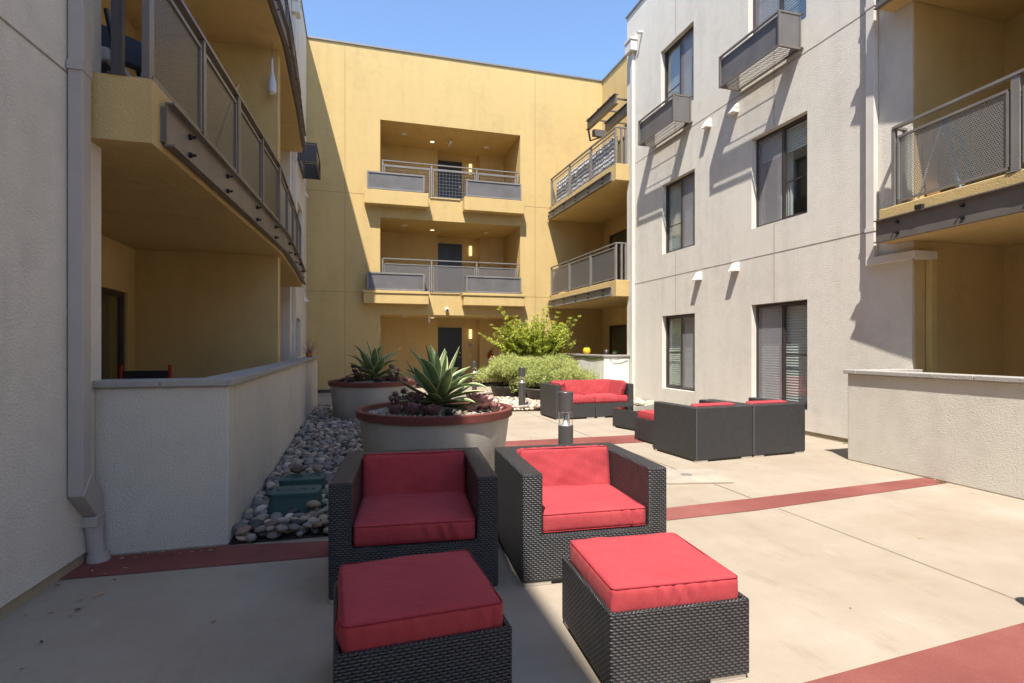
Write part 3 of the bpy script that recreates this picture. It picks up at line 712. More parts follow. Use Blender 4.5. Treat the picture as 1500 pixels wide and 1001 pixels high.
# ------------------------------------------------------------------ RIGHT WING (grey)
RB=thing('apartment_building','grey stucco apartment wing on the right with dark framed windows and steel window boxes','building',(6.57,8.5,0))
WN=[(9.42,10.63,.43,2.03,'near',1.0,1.22),(6.6,7.8,.38,2.07,'far',1.0,1.22),(9.42,10.63,3.40,4.95,'near',1.0,4.0),(6.6,7.8,3.38,4.93,'far',.27,4.0),(9.46,10.68,6.35,7.95,'near',1.0,7.0),(6.62,7.88,6.35,7.95,'far',1.0,7.0)]
b=MB(); wallgrid(b,'x',6.57,.22,5.0,12.25,.07,9.62,[w_[:4] for w_ in WN]); 
b.box(6.79,12.055,.0,8.0,12.25,9.6); b.box(6.57,-9,0,6.79,-1,9.6)
wallgrid(b,'x',6.57,.22,-1,4.998,8.5,9.6,[])
b.box(6.6,-9.2,0,16,-9,9.6); b.box(-8,-13.2,0,16,-13,5.5); b.box(16,-9.2,0,16.2,24,9.6); b.box(6.8,-9,9.3,16,12.0,9.4)  # includes an unseen low wall behind the camera, added to cut sky light
b.build('stucco_wall','grey_stucco',RB,True)
b=MB(); b.box(6.585,5.0,0,6.75,12.25,.07); b.build('wall_base','base_trim',RB,True)
b=MB(); b.box(6.54,5.0,9.62,6.82,12.28,9.66); b.build('parapet_cap','cap_metal',RB,True)
b=MB()
for z in (2.875,5.82): b.box(6.5672,5.02,z,6.571,12.1,z+.012)
for y in (7.27,10.09):
    for (z0,z1) in ((2.09,2.875),(2.89,3.36),(4.97,5.82),(5.84,6.33),(7.97,9.6)): b.box(6.5674,y,z0,6.571,y+.01,z1)
b.build('reveal_joint','reveal_joint',RB,True)
for i,w_ in enumerate(WN):
    window(RB,6.57,1,*w_[:4],w_[4],w_[5],w_[6],curt=(i==3))
window_box(RB,6.57,-1,9.52,10.93,5.90,6.45); window_box(RB,6.57,-1,6.70,8.11,5.90,6.45)
for y,z in ((9.26,2.73),(8.18,2.76),(8.2,5.60),(8.97,5.64)): vent(RB,6.57,-1,y,z)
b=MB(); b.box(6.60,4.985,0,8.15,5.2,8.5); wallgrid(b,'x',8.15,.2,-1,4.985,0,8.5,[(1.2,3.8,.02,2.05),(1.2,3.8,3.08,5.1)]); b.box(6.8,-1.2,0,8.15,-1,8.5); b.box(6.6,-1,8.5,8.15,4.98,8.7)
b.build('recess_wall','yellow_stucco',RB,True)
for (y0,y1,z0,z1) in ((1.2,3.8,.02,2.05),(1.2,3.8,3.08,5.1)): window(RB,8.15,1,y0,y1,z0,z1,None,0,reveal=.03,door=True)['label']='dark framed sliding glass door'
RP=[(6.33,5.24),(6.22,3.72),(6.11,2.75),(6.08,1.45),(6.10,.15),(6.18,-.95)]
for zb,zt in ((2.65,3.07),(5.59,6.01)):
    b=MB(); b.prism(RP[::-1]+[(6.565,5.24),(6.565,4.98),(8.145,4.98),(8.145,-.95)],zb,zt); s=b.build('balcony','yellow_stucco',RB,True,.008,1); MW[s.name]=MW[RB.name]
    for k in range(5):
        a=Vector(RP[k]); c=Vector(RP[k+1]); d=(c-a).normalized(); n=(d.y,-d.x)
        plate(s,tuple(a+d*(-.01 if k==0 else 0)),tuple(c),zb,zb+.28,n,(.2,.7),'steel_paint',.012,.02,.04)
        rail(s,((a.x+.045,a.y-(.17 if k==0 else 0)),(c.x+.045,c.y)),zt,zt+.97,(.015,.985) if k else (.0,.985),'mesh_light','perf',top_gap=.13,top_w=.06)
    m_=MB(); m_.bar((6.36,5.07,zt+.97),(6.56,5.07,zt+.97),.05,.03); m_.bar((6.545,5.07,zt),(6.545,5.07,zt+.96),.035,.035); m_.build('rail_return','rail_paint',s,True)
    m_=MB(); m_.box(6.21,4.62,zb+.285,6.26,4.70,zb+.335); m_.build('scupper','black_plastic',s,True)
vent(RB,8.15,-1,4.6,4.95,'curtain_grey')
# downpipes
b=MB(); b.box(6.565,11.84,.0,6.49,11.94,8.55); f=b.build('downpipe','pipe_white',RB,True,.004,1); MW[f.name]=MW[RB.name]
b=MB(); b.box(6.566,11.74,8.55,6.40,12.04,8.8); b.box(6.566,11.72,8.8,6.38,12.06,8.86); b.build('conductor_head','pipe_white',f,True,.004,1)
b=MB(); b.tube([(6.57,11.5,8.85),(6.45,11.5,8.83)],.035,10); b.build('overflow_spout','pipe_white',RB,True)
b=MB(); b.box(6.565,5.44,2.52,6.49,5.56,9.5); f=b.build('downpipe','pipe_white',RB,True,.004,1); MW[f.name]=MW[RB.name]
b=MB(); b.box(6.566,4.93,2.42,6.485,5.56,2.52); b.box(6.49,4.90,2.42,6.86,4.98,2.52); b.build('pipe_elbow','pipe_white',f,True,.004,1)
b=MB(); b.box(6.76,4.905,.9,6.86,4.978,2.42); b.build('lower_pipe','pipe_yellow',f,True,.004,1)
for z in (2.86,5.8): b=MB(); b.box(6.567,5.43,z,6.484,5.57,z+.05); b.build('pipe_strap','pipe_white',f,True)
# ------------------------------------------------------------------ low patio walls
def patio_wall(label,poly,h,capo,jl=.40,mat='pale_stucco',wallmat=None,loc=None):
    """poly: list of centre-line runs [(x0,y0,x1,y1)] as boxes"""
    t=thing('patio_wall',label,'wall',loc)
    b=MB()
    for q in poly: b.box(q[0],q[1],0,q[2],q[3],h)
    b.build('stucco_wall',mat,t,True,.012,2)
    c=MB()
    for q in capo:
        x0,y0,x1,y1=q
        if y1-y0>x1-x0:
            y=y0
            while y<y1-.02:
                e=min(y+jl,y1); c.box(x0,y+.002,h,x1,e-.002,h+.045); y=e
        else:
            x=x0
            while x<x1-.02:
                e=min(x+jl,x1); c.box(x+.002,y0,h,e-.002,y1,h+.045); x=e
    c.build('stone_coping','coping_stone',t,True,.006,2)
    c=MB()
    for q in capo: c.box(q[0]+.012,q[1]+.012,h+.001,q[2]-.012,q[3]-.012,h+.041)
    c.build('mortar','white_paint',t,True)
    return t
patio_wall('low grey stucco patio wall with stone coping beside the river pebbles',[(-1.61,4.06,-.83,4.24),(-1.01,4.24,-.83,13.0)],1.085,[(-1.635,4.03,-.80,4.27),(-1.04,4.27,-.80,13.03)],loc=(-1.2,4.1,0))
patio_wall('sunlit low stucco patio wall on the right beside the grey wing',[(5.64,-5,5.82,5.07),(5.82,4.89,6.565,5.07)],1.03,[(5.60,-5,5.86,5.10),(5.86,4.86,6.56,5.10)],.62,loc=(5.7,4,0))
patio_wall('low whitewashed patio wall with plant pots on its coping behind the loveseat',[(5.87,12.12,6.56,12.30),(5.87,12.30,6.05,16.68)],1.10,[(5.84,12.09,6.565,12.33),(5.84,12.33,6.08,16.68)],.5,'white_stucco',loc=(6,13,0))

# ------------------------------------------------------------------ wicker furniture
def shell(par,xs,ys,hs,z0,bevel,name='wicker_frame'):
    """one closed mesh from a grid of column heights hs[j][i]"""
    bm=bmesh.new(); zs=sorted({z0}|{h for r in hs for h in r})
    def q(p): bm.faces.new([bm.verts.new(v) for v in p])
    nx,ny=len(xs)-1,len(ys)-1; H=lambda i,j: hs[j][i] if 0<=i<nx and 0<=j<ny else z0
    for j in range(ny):
        for i in range(nx):
            a,b,c,d=xs[i],xs[i+1],ys[j],ys[j+1]; h=H(i,j)
            q([(a,c,h),(b,c,h),(b,d,h),(a,d,h)]); q([(a,d,z0),(b,d,z0),(b,c,z0),(a,c,z0)])
            for (di,dj,p0,p1) in ((-1,0,(a,d),(a,c)),(1,0,(b,c),(b,d)),(0,-1,(a,c),(b,c)),(0,1,(b,d),(a,d))):
                o=H(i+di,j+dj)
                for k in range(len(zs)-1):
                    if zs[k]>=o and zs[k+1]<=h: q([(*p0,zs[k]),(*p1,zs[k]),(*p1,zs[k+1]),(*p0,zs[k+1])])
    bmesh.ops.remove_doubles(bm,verts=bm.verts,dist=1e-5)
    bmesh.ops.dissolve_limit(bm,angle_limit=.01,verts=bm.verts,edges=bm.edges)
    mb=MB(); bm.verts.index_update(); mb.add([v.co.copy() for v in bm.verts],[[v.index for v in f.verts] for f in bm.faces]); bm.free()
    o=mb.build(name,'wicker',par,False,bevel,3); uvl=o.data.uv_layers[0].data
    for p in o.data.polygons:
        if p.normal.z>.9:
            for li in p.loop_indices: u,v=uvl[li].uv; uvl[li].uv=((u+v)*.707,(v-u)*.707)
    return o
def foot(par,x,y,w=.16,d=.05,h=.022):
    b=MB(); b.box(x-w/2,y-d/2,0,x+w/2,y+d/2,h); b.build('foot','foot_aluminium',par,False,.002,1)
def armchair(label,loc,rz,W=.88,D=.88,H=.635,group=None,seed=1):
    """front faces local -y"""
    t=thing('armchair',label,'armchair',loc,rz,group)
    a=.118; bk=.125; zs=.285; z0=.024; hw=W/2; hd=D/2
    shell(t,[-hw,-hw+a,hw-a,hw],[-hd,hd-bk,hd],[[H,zs,H],[H,H,H]],z0,.014)
    b=MB(); b.box(-hw+.012,-hd+.012,.010,hw-.012,hd-.012,z0+.012); b.build('base_rail','black_plastic',t)
    iw=(W-2*a)/2
    cushion('seat_cushion',t,iw-.006,(D-bk-.03)/2,.055,Matrix.Translation((0,-hd+.02+(D-bk-.03)/2,zs+.058)),.02,.014,seed)
    M=Matrix.Translation((0,hd-bk-.10,zs+.215))@Matrix.Rotation(R(-9),4,'X')@Matrix.Rotation(R(90),4,'X')
    cushion('back_cushion',t,iw-.008,.15,.062,M,.02,.010,seed+5)
    for x in (-hw+.09,hw-.09):
        for y in (-hd+.035,hd-.035): foot(t,x,y)
    return t
def ottoman(label,loc,rz,W=.62,D=.60,H=.33,top=.41,group=None,seed=1,ang=0):
    t=thing('ottoman',label,'ottoman',loc,rz,group)
    hw,hd=W/2,D/2; z0=.024; r=.02; zc=H-.035
    shell(t,[-hw,-hw+r,hw-r,hw],[-hd,-hd+r,hd-r,hd],[[H,H,H],[H,zc,H],[H,H,H]],z0,.007,'wicker_base')
    b=MB(); b.box(-hw+.012,-hd+.012,.010,hw-.012,hd-.012,z0+.012); b.build('base_rail','black_plastic',t)
    cushion('cushion',t,hw-r-.006,hd-r-.006,(top-zc)/2,Matrix.Translation((0,0,(top+zc)/2+.004))@Matrix.Rotation(ang,4,'Z'),.021,.014,seed)
    for x in (-hw+.09,hw-.09):
        for y in (-hd+.035,hd-.035): foot(t,x,y)
    return t
G1='red cushioned wicker armchairs'; G2='red cushioned wicker ottomans'
armchair('shaded front armchair in dark wicker with deep red cushions, left of the front pair',(.352,3.365,0),R(-5.5),.90,.89,group=G1,seed=3)
armchair('sunlit front armchair in dark wicker with bright red cushions, right of the front pair',(1.365,3.28,0),R(-3.5),.885,.86,group=G1,seed=9)
ottoman('shaded square ottoman with a red cushion, nearest the camera at left',(.228,2.175,0),R(2.0),.62,.60,group=G2,seed=21,ang=R(.5))
ottoman('sunlit square ottoman with a red cushion in front of the sunlit armchair',(1.25,2.145,0),R(-3.5),.605,.595,group=G2,seed=31,ang=R(-1))
# pair seen from behind, facing away
ch=armchair('wicker armchair seen from behind, next to the small far ottoman',(4.185,5.86,0),R(184.3),.84,.84,group=G1,seed=12)
dup(ch,(5.035,5.925,0),R(184.3),'wicker armchair seen from behind, nearest the grey wall window')
ottoman('small wicker ottoman with a red cushion standing beyond the chairs seen from behind',(4.22,6.75,0),R(5),.62,.60,.33,.42,group=G2,seed=5)
# glass topped coffee table
t=thing('coffee_table','low dark wicker coffee table with a glass top between the loveseat and the armchairs','table',(4.66,8.04,0),R(15))
b=MB(); b.box(-.46,-.31,.024,.46,.31,.315); b.build('wicker_base','wicker',t,False,.01,2)
b=MB(); b.box(-.455,-.305,.3155,.455,.305,.324); b.build('glass_top','table_glass',t,False,.002,1)
b=MB(); b.box(-.43,-.28,.010,.43,.28,.03); b.build('base_rail','black_plastic',t)
for x in (-.38,.38):
    for y in (-.275,.275): foot(t,x,y)
# corner loveseat
t=thing('loveseat','wicker loveseat of two corner units with red cushions facing the camera','loveseat',(4.325,9.71,0),R(2.3))
W2=.81; H=.635
for sx in (-1,1):
    xs_=sorted([sx*.004,sx*(W2-.11),sx*W2]); row=[.285,H] if sx>0 else [H,.285]
    shell(t,xs_,[-.41,.28,.41],[row,[H,H]],.024,.012)
    cw=(W2-.11)/2
    cushion('seat_cushion',t,cw-.006,.33,.06,Matrix.Translation((sx*(cw+.002),-.065,.347)),.028,.02,40+sx)
    M=Matrix.Translation((sx*(cw-.04),.19,.53))@Matrix.Rotation(R(-14),4,'X')@Matrix.Rotation(R(90),4,'X')
    cushion('back_cushion',t,cw-.02,.155,.065,M,.03,.018,50+sx)
    M=Matrix.Translation((sx*(W2-.19),-.08,.53))@Matrix.Rotation(R(14)*sx,4,'Y')@Matrix.Rotation(R(90),4,'Z')@Matrix.Rotation(R(90),4,'X')
    cushion('side_cushion',t,.25,.15,.055,M,.03,.015,60+sx)
    for xx in (sx*.11,sx*(W2-.09)):
        for y in (-.385,.385): foot(t,xx,y)

# ------------------------------------------------------------------ bollard lights
def bollard(label,loc):
    t=thing('bollard_light',label,'bollard',(loc[0],loc[1],0),0,'cylindrical bollard lights')
    r=.0735
    b=MB(); b.cyl(0,0,0,.575,r,32); b.build('post','bollard_paint',t)
    b=MB(); b.cyl(0,0,.715,.90,r,32); b.tube([(0,0,.90),(0,0,.908)],[r,r*.94],32); b.build('lamp_head','bollard_paint',t)
    b=MB(); b.lathe([(r*.98,.575),(r*.98,.715)],n=32); b.build('clear_lens','clear_glass',t)
    b=MB(); b.lathe([(.058,.577),(.03,.60),(.012,.66),(.004,.68)],n=24); b.lathe([(.06,.7145),(.035,.70),(.02,.70)],n=24); b.build('reflector','reflector',t)
    b=MB()
    for k in range(3):
        a=2.1*k+.6; b.tube([(.062*math.cos(a),.062*math.sin(a),.575),(.062*math.cos(a),.062*math.sin(a),.715)],.004,6)
    b.build('lens_rod','foot_aluminium',t)
    return t
b0=bollard('near bollard light standing behind the sunlit armchair',(1.985,4.95,0))
dup(b0,(3.41,11.0,0),.4,'bollard light in the pebbles in front of the rounded bushes')
dup(b0,(3.40,15.75,0),1.0,'farthest bollard light beside the navy door on the ground floor')
dup(b0,(.87,13.7,0),.2,'bollard light mostly hidden behind the rear round planter')
dup(b0,(3.19,1.50,0),.7,'bollard light just outside the frame whose rounded shadow falls on the paving')

# ------------------------------------------------------------------ round planters and succulents
def planter(label,loc,Rr=.80,H=.72):
    t=thing('round_planter',label,'planter',loc,0,'large round planters')
    b=MB(); b.lathe([(0,.0),(.675,0),(.69,.02),(Rr-.032,H-.075),(Rr-.032,H-.07)],n=96); b.build('bowl','planter_paint',t)
    b=MB(); b.lathe([(Rr-.034,H-.076),(Rr-.006,H-.078),(Rr-.002,H-.074),(Rr+.005,H-.006),(Rr+.001,H),(Rr-.05,H),(Rr-.055,H-.006),(Rr-.07,H-.12)],n=96,smooth=False); ro=b.build('rim','planter_rim',t)
    for p in ro.data.polygons: p.use_smooth=True
    ro.data.set_sharp_from_angle(angle=R(30))
    b=MB(); pts=[(0,H-.01)]+[(r,H-.012-.06*(r/.73)**2) for r in (.2,.4,.55,.65,.73)]; b.lathe(pts,n=48); b.build('soil','soil',t)
    return t
P1=(.80,5.62); P2=(.32,10.3)
planter('nearer round pale planter with a dark red rim right behind the front armchairs',(P1[0],P1[1],0))
planter('rear round pale planter with a dark red rim beyond the pebble bed',(P2[0],P2[1],0),.80,.73)
def leaf(mb,base,az,tilt,length,width,droop=.2,fold=.25,segs=9,m=0,tipw=.0,twist=0,prof=None,thick=0):
    """strip leaf: starts at base, leans tilt from vertical toward azimuth az, bends outward by droop"""
    d=Vector((math.cos(az),math.sin(az),0)); side=Vector((-math.sin(az),math.cos(az),0)); p=Vector(base); th=tilt; rows=[]
    for i in range(segs+1):
        t=i/segs
        w=width*(prof(t) if prof else (math.sin(math.pi*min(1,(t*.86+.14)))**.75))*.5
        if i==segs: w=max(w*.05,.0005)
        dirv=d*math.sin(th)+Vector((0,0,1))*math.cos(th); nrm=Vector((0,0,1))*math.sin(th)-d*math.cos(th)
        rows.append((p-side*w+nrm*w*fold, p-side*w*.5+nrm*w*fold*.3, p.copy(), p+side*w*.5+nrm*w*fold*.3, p+side*w+nrm*w*fold))
        p=p+dirv*(length/segs); th+=droop/segs*(1+t)
    vs=[q for r in rows for q in r]; fs=[];uv=[]
    us=(0,.25,.5,.75,1)
    for i in range(segs):
        for k in range(4):
            fs.append((i*5+k,i*5+k+1,(i+1)*5+k+1,(i+1)*5+k)); uv.append([(us[k],i/segs),(us[k+1],i/segs),(us[k+1],(i+1)/segs),(us[k],(i+1)/segs)])
    mb.add(vs,fs,m,uv,True)
def agave(label,loc,sc=1,seed=1,n=46):
    rnd=random.Random(seed); b=MB()
    prof=lambda t:(.62+.38*math.sin(math.pi*min(1,t*1.25+.05)) if t<.55 else max(0,(1-((t-.55)/.45)**1.7)))
    for i in range(n):
        q=i/(n-1); az=i*2.39996+rnd.uniform(-.15,.15)
        tilt=R(5+ 92*q**.72)+rnd.uniform(-.10,.10)
        ln=(.42+.15*math.sin(math.pi*min(1,q*1.1+.15)))*sc*rnd.uniform(.85,1.12); wd=(.105+.03*math.sin(math.pi*q))*sc*rnd.uniform(.9,1.1)
        r0=.02+.05*q
        leaf(b,(math.cos(az)*r0*sc,math.sin(az)*r0*sc,.16*sc*(1-q)+.02),az,tilt,ln,wd,rnd.uniform(-.35,.75) if q<.75 else rnd.uniform(-.6,.1),.42,10,0,prof=prof)
    t=thing('agave',label,'agave',loc,rnd.uniform(0,6))
    o=b.build('leaves','agave_leaf',t)
    st=MB(); st.tube([(0,0,-.06),(0,0,.16*sc)],[.06*sc,.035*sc],10); st.build('stem','bark',t)
    return t
def rosette(label,loc,rad,seed,mat='purple_leaf',n=30,group=None,up=.5):
    rnd=random.Random(seed); b=MB()
    prof=lambda t:(.35+.65*math.sin(math.pi*.5*min(1,t/.7)) if t<.7 else math.sqrt(max(0,1-((t-.7)/.3)**2)))
    for i in range(n):
        q=i/(n-1); az=i*2.39996
        leaf(b,(0,0,.02+.03*(1-q)),az,R(12+62*q)*(1.2-up*.4)+rnd.uniform(-.1,.1),rad*(.45+.6*q)*rnd.uniform(.85,1.1),rad*.42*(.6+.5*q),-rnd.uniform(.2,.7),.5,7,0,prof=prof)
    o=b.build('succulent',mat); o.location=loc; o.rotation_euler=(rnd.uniform(-.25,.25),rnd.uniform(-.25,.25),rnd.uniform(0,6)); tag(o,label,'succulent',group)
    return o
def pebble_strew(name,cx,cy,r,z,n,seed,parent=None):
    rnd=random.Random(seed); b=MB()
    for i in range(n):
        a=rnd.uniform(0,6.28); q=r*math.sqrt(rnd.random()); s=rnd.uniform(.012,.03); x,y=cx+q*math.cos(a),cy+q*math.sin(a); zz=z-.06*(q/.73)**2+s*.3
        ph=rnd.uniform(0,3); v=[]
        for (u,w_,k) in ((0,0,1),(1,0,0),(.3,.9,.1),(-.8,.6,0),(-.8,-.6,.1),(.3,-.95,0),(0,0,-1)):
            v.append((x+(u*math.cos(ph)-w_*math.sin(ph))*s*1.2,y+(u*math.sin(ph)+w_*math.cos(ph))*s,zz+k*s*.55))
        b.add(v,[(0,1,2),(0,2,3),(0,3,4),(0,4,5),(0,5,1),(6,2,1),(6,3,2),(6,4,3),(6,5,4),(6,1,5)],rnd.choice((0,1,2,0)),None,True)
    return tag(b.build(name,['pebble_pale','pebble_buff','pebble_grey']),'small pale stones covering the planter soil','stones',kind='stuff')
pebble_strew('planter_stones',P1[0],P1[1],.70,.712,1500,3); pebble_strew('planter_stones',P2[0],P2[1],.70,.722,900,4)
zt=.70
agave('large green agave with cream leaf edges in the middle of the nearer planter',(P1[0]+.03,P1[1]-.02,zt),.98,4,40)
agave('smaller agave catching the sun in the rear planter',(P2[0]+.0,P2[1]-.05,zt+.01),1.1,11,32)
SR=[ # x,y offset, radius, material, label
 (-.28,-.40,.17,'purple_leaf','dark purple rosette at the front left of the nearer planter'),
 (-.10,-.50,.15,'purple_leaf','dark purple rosette at the front centre of the nearer planter, below the agave'),
 (-.44,-.30,.13,'purple_leaf','small dark rosette at the far left edge of the nearer planter'),
 (-.22,-.14,.17,'purple_leaf','raised purple rosette against the left of the big agave'),
 (.42,-.16,.24,'rose_leaf','large rosy pink rosette at the right of the nearer planter'),
 (.56,-.26,.13,'rose_leaf','small pink rosette beside the planter rim at right'),
 (.30,-.36,.12,'purple_leaf','small brown rosette between the agave and the pink rosette'),
 (.62,.02,.12,'rose_leaf','pink rosette behind the large pink one in the nearer planter'),
 (.05,-.56,.10,'dark_leaf','small dark green rosette by the front rim of the nearer planter')]
for k,(dx,dy,r_,m_,lb) in enumerate(SR):
    rosette(lb,(P1[0]+dx,P1[1]+dy,zt-.06*((dx*dx+dy*dy)/.53)+(.06 if k==3 else .0)),r_,k+3,m_,32 if r_>.15 else 24)
SR2=[(-.42,-.22,.17,'purple_leaf','dark rosette at the left of the rear planter'),(-.30,-.05,.15,'purple_leaf','purple rosette beside the rear agave'),(.30,-.25,.16,'purple_leaf','purple rosette at the right front of the rear planter'),(.46,-.15,.13,'rose_leaf','pale pink rosette on the right side of the rear planter'),(.58,.02,.12,'rose_leaf','pale rosette by the right rim of the rear planter'),(-.56,-.12,.11,'purple_leaf','small dark rosette at the left rim of the rear planter'),(.12,-.4,.11,'purple_leaf','small purple rosette at the front of the rear planter')]
for k,(dx,dy,r_,m_,lb) in enumerate(SR2): rosette(lb,(P2[0]+dx,P2[1]+dy,zt+.0-.05*((dx*dx+dy*dy)/.53)),r_,k+33,m_,24)
# branching dark aeoniums
def aeonium(label,loc,seed,mat,n=7,h=.22,r_=.07):
    rnd=random.Random(seed); t=thing('aeonium',label,'succulent',loc,0); s=MB(); l=MB()
    for i in range(n):
        a=rnd.uniform(0,6.28); q=rnd.uniform(.03,.16); hh=h*rnd.uniform(.45,1.0)
        p=(math.cos(a)*q,math.sin(a)*q,hh); s.tube([(0,0,-.03),(p[0]*.6,p[1]*.6,hh*.5),p],[.01,.008,.006],6)
        for k in range(12): leaf(l,p,k*2.4,R(15+70*k/11),r_*rnd.uniform(.7,1.1),r_*.5,-.3,.3,4)
    s.build('stem','bark',t); l.build('leaves',mat,t)
aeonium('branching dark aeonium at the left side of the nearer planter',(P1[0]-.40,P1[1]-.12,zt-.02),2,'purple_leaf')
aeonium('branching dark red aeonium standing tall at the left of the rear planter',(P2[0]-.28,P2[1]-.18,zt),5,'purple_leaf',10,.30,.08)
aeonium('pale flowering succulent at the right of the rear planter',(P2[0]+.38,P2[1]-.28,zt),8,'rose_leaf',9,.24,.06)

# ------------------------------------------------------------------ bushes and shrub
def bushy(b,cx,cy,cz,rx,ry,rz_,n,seed,ll,lw,updir=.5):
    rnd=random.Random(seed)
    bl=[(rnd.uniform(-.75,.75),rnd.uniform(-.75,.75),rnd.uniform(-.4,.75),rnd.uniform(.3,.5)) for _ in range(26)]
    for i in range(n):
        # sprig on a lumpy shell
        while True:
            k=rnd.choice(bl); a=rnd.uniform(0,6.283); u=rnd.uniform(-.5,1); s_=math.sqrt(1-u*u)
            q=Vector((k[0]+k[3]*s_*math.cos(a),k[1]+k[3]*s_*math.sin(a),k[2]+k[3]*u))*rnd.uniform(.75,1.06)
            if q.length<1.18 and q.z>-.75: break
        p=Vector((cx+q.x*rx,cy+q.y*ry,cz+q.z*rz_)); out=Vector((q.x*rx,q.y*ry,q.z*rz_+.25)).normalized()
        d=(out+Vector((rnd.uniform(-.5,.5),rnd.uniform(-.5,.5),rnd.uniform(-.3,.6)))).normalized()
        ln=rnd.uniform(.05,.11); m_=4
        for j in range(m_):
            c=p+d*ln*(j/m_); a=rnd.uniform(0,6.28); x=d.cross(Vector((0,0,1)))
            if x.length<.1: x=Vector((1,0,0))
            x.normalize(); y=d.cross(x); e=(x*math.cos(a)+y*math.sin(a)); tip=c+(d*.8+e*.75).normalized()*ll*rnd.uniform(.7,1.2); wv=d.cross(e).normalized()*lw/2
            mid=(c+tip)/2
            b.add([c,mid+wv,tip,mid-wv],[(0,1,2,3)],0)
def bush(label,x,y,rx,ry,rz_,zc,n,seed):
    t=thing('bush',label,'bush',(x,y,0)); b=MB(); bushy(b,0,0,zc,rx,ry,rz_,n,seed,.046,.014); b.build('foliage','bush_leaf',t)
    s=MB(); rnd=random.Random(seed)
    for k in range(14):
        a=rnd.uniform(0,6.28); q=rnd.uniform(.2,.7); s.tube([(0,0,.2),(math.cos(a)*q*rx*.5,math.sin(a)*q*ry*.5,zc*.8),(math.cos(a)*q*rx,math.sin(a)*q*ry,zc+rz_*.35)],[.012,.009,.004],5)
    s.build('stems','bark',t)
bush('rounded grey green bush at the left, spilling over a low dark pot',3.90,13.2,.90,.70,.52,.56,14000,3)
bush('rounded grey green bush at the right, reaching behind the loveseat',4.95,12.6,1.0,.72,.52,.56,14000,8)
def pot(label,x,y,r,h,mat='dark_pot',name='plant_pot'):
    t=thing(name,label,'pot',(x,y,0)); b=MB(); b.lathe([(0,0),(r*.72,0),(r*.78,.01),(r,h-.04),(r*1.03,h-.035),(r*1.03,h),(r*.94,h),(r*.9,h-.06)],n=40); b.build('bowl',mat,t)
    b=MB(); b.lathe([(0,h-.03),(r*.91,h-.05)],n=32); b.build('soil','soil',t)
pot('low dark bowl pot under the left rounded bush',3.72,13.2,.44,.36); pot('low dark bowl pot under the right rounded bush, behind the loveseat arm',4.35,12.2,.46,.36)
# leafy shrub with arching yellow green shoots
t=thing('leafy_shrub','tall yellow green leafy shrub with arching shoots behind the bushes','shrub',(4.75,14.0,0))
rnd=random.Random(12); lf=MB(); st=MB(); fl_=MB()
def leafblade(b,c,d,nrm,ln,wd):
    s=d.cross(nrm).normalized()*wd/2; m1=c+d*ln*.45
    b.add([c,m1+s,c+d*ln,m1-s],[(0,1,2,3)],0)
tips=[(-1.55,.0,1.66),(-1.42,-.3,1.52),(-1.1,-.2,2.3),(-.95,.2,2.38),(-1.25,.1,1.9),(-.5,.3,2.15),(-.1,-.2,2.1),(.25,.1,2.35),(.45,.2,2.45),(.95,-.1,2.1),(1.25,.0,2.16),(1.0,.3,1.9),(.75,-.3,1.75),(-.35,-.3,1.9),(.1,.2,2.2),(.6,-.1,2.25)]
for k in range(95):
    a=rnd.uniform(0,6.28); q=math.sqrt(rnd.random()); tips.append((math.cos(a)*1.05*q-.05,math.sin(a)*.7*q,rnd.uniform(1.35,2.12)-.2*q))
for k,tp in enumerate(tips):
    tp=Vector(tp); b0_=Vector((rnd.uniform(-.15,.15),rnd.uniform(-.15,.15),.35)); mid=b0_.lerp(tp,.5)+Vector((0,0,.22)); pts=[]
    for i in range(13):
        u=i/12; pts.append(b0_*(1-u)**2+mid*2*u*(1-u)+tp*u*u+Vector((rnd.uniform(-.012,.012),)*3))
    st.tube(pts,[.014*(1-i/14)+.0025 for i in range(13)],5)
    # side twigs
    for i in range(3,13):
        for s_ in range(7 if i<11 else 5):
            a=rnd.uniform(0,6.28); dr=(pts[i]-pts[i-1]).normalized(); e=Vector((math.cos(a),math.sin(a),rnd.uniform(-.1,.7))).normalized(); tl=rnd.uniform(.10,.30)*(1.15-i/14)
            tw=(dr*.7+e).normalized(); q0=pts[i]; st.tube([q0,q0+tw*tl],[.003,.0015],4,cap=False)
            nl=int(tl/.015)+3
            for j in range(nl):
                c=q0+tw*tl*(j/nl); aa=rnd.uniform(0,6.28); e2=Vector((math.cos(aa),math.sin(aa),rnd.uniform(-.5,.5))); d=(tw*.6+e2).normalized(); nr=Vector((rnd.uniform(-.5,.5),rnd.uniform(-.5,.5),1)).normalized()
                leafblade(lf,c,d,nr,rnd.uniform(.045,.085),rnd.uniform(.016,.028))
for k in range(420):
    while True:
        u,v_,w_=rnd.uniform(-1,1),rnd.uniform(-1,1),rnd.uniform(-1,1)
        if u*u+v_*v_+w_*w_<1: break
    q0=Vector((-.05+1.12*u,.0+.65*v_,1.52+.52*w_-.12*u*u)); tw=Vector((u*.8+rnd.uniform(-.5,.5),v_*.8+rnd.uniform(-.5,.5),.5+rnd.uniform(-.3,.5))).normalized(); tl=rnd.uniform(.12,.26)
    st.tube([q0,q0+tw*tl],[.003,.0015],4,cap=False)
    for j in range(11):
        c=q0+tw*tl*(j/11); aa=rnd.uniform(0,6.28); e2=Vector((math.cos(aa),math.sin(aa),rnd.uniform(-.5,.5))); d=(tw*.6+e2).normalized(); leafblade(lf,c,d,Vector((rnd.uniform(-.5,.5),rnd.uniform(-.5,.5),1)).normalized(),rnd.uniform(.045,.085),rnd.uniform(.018,.03))
lf.build('foliage','shrub_leaf',t); st.build('branches','bark',t)
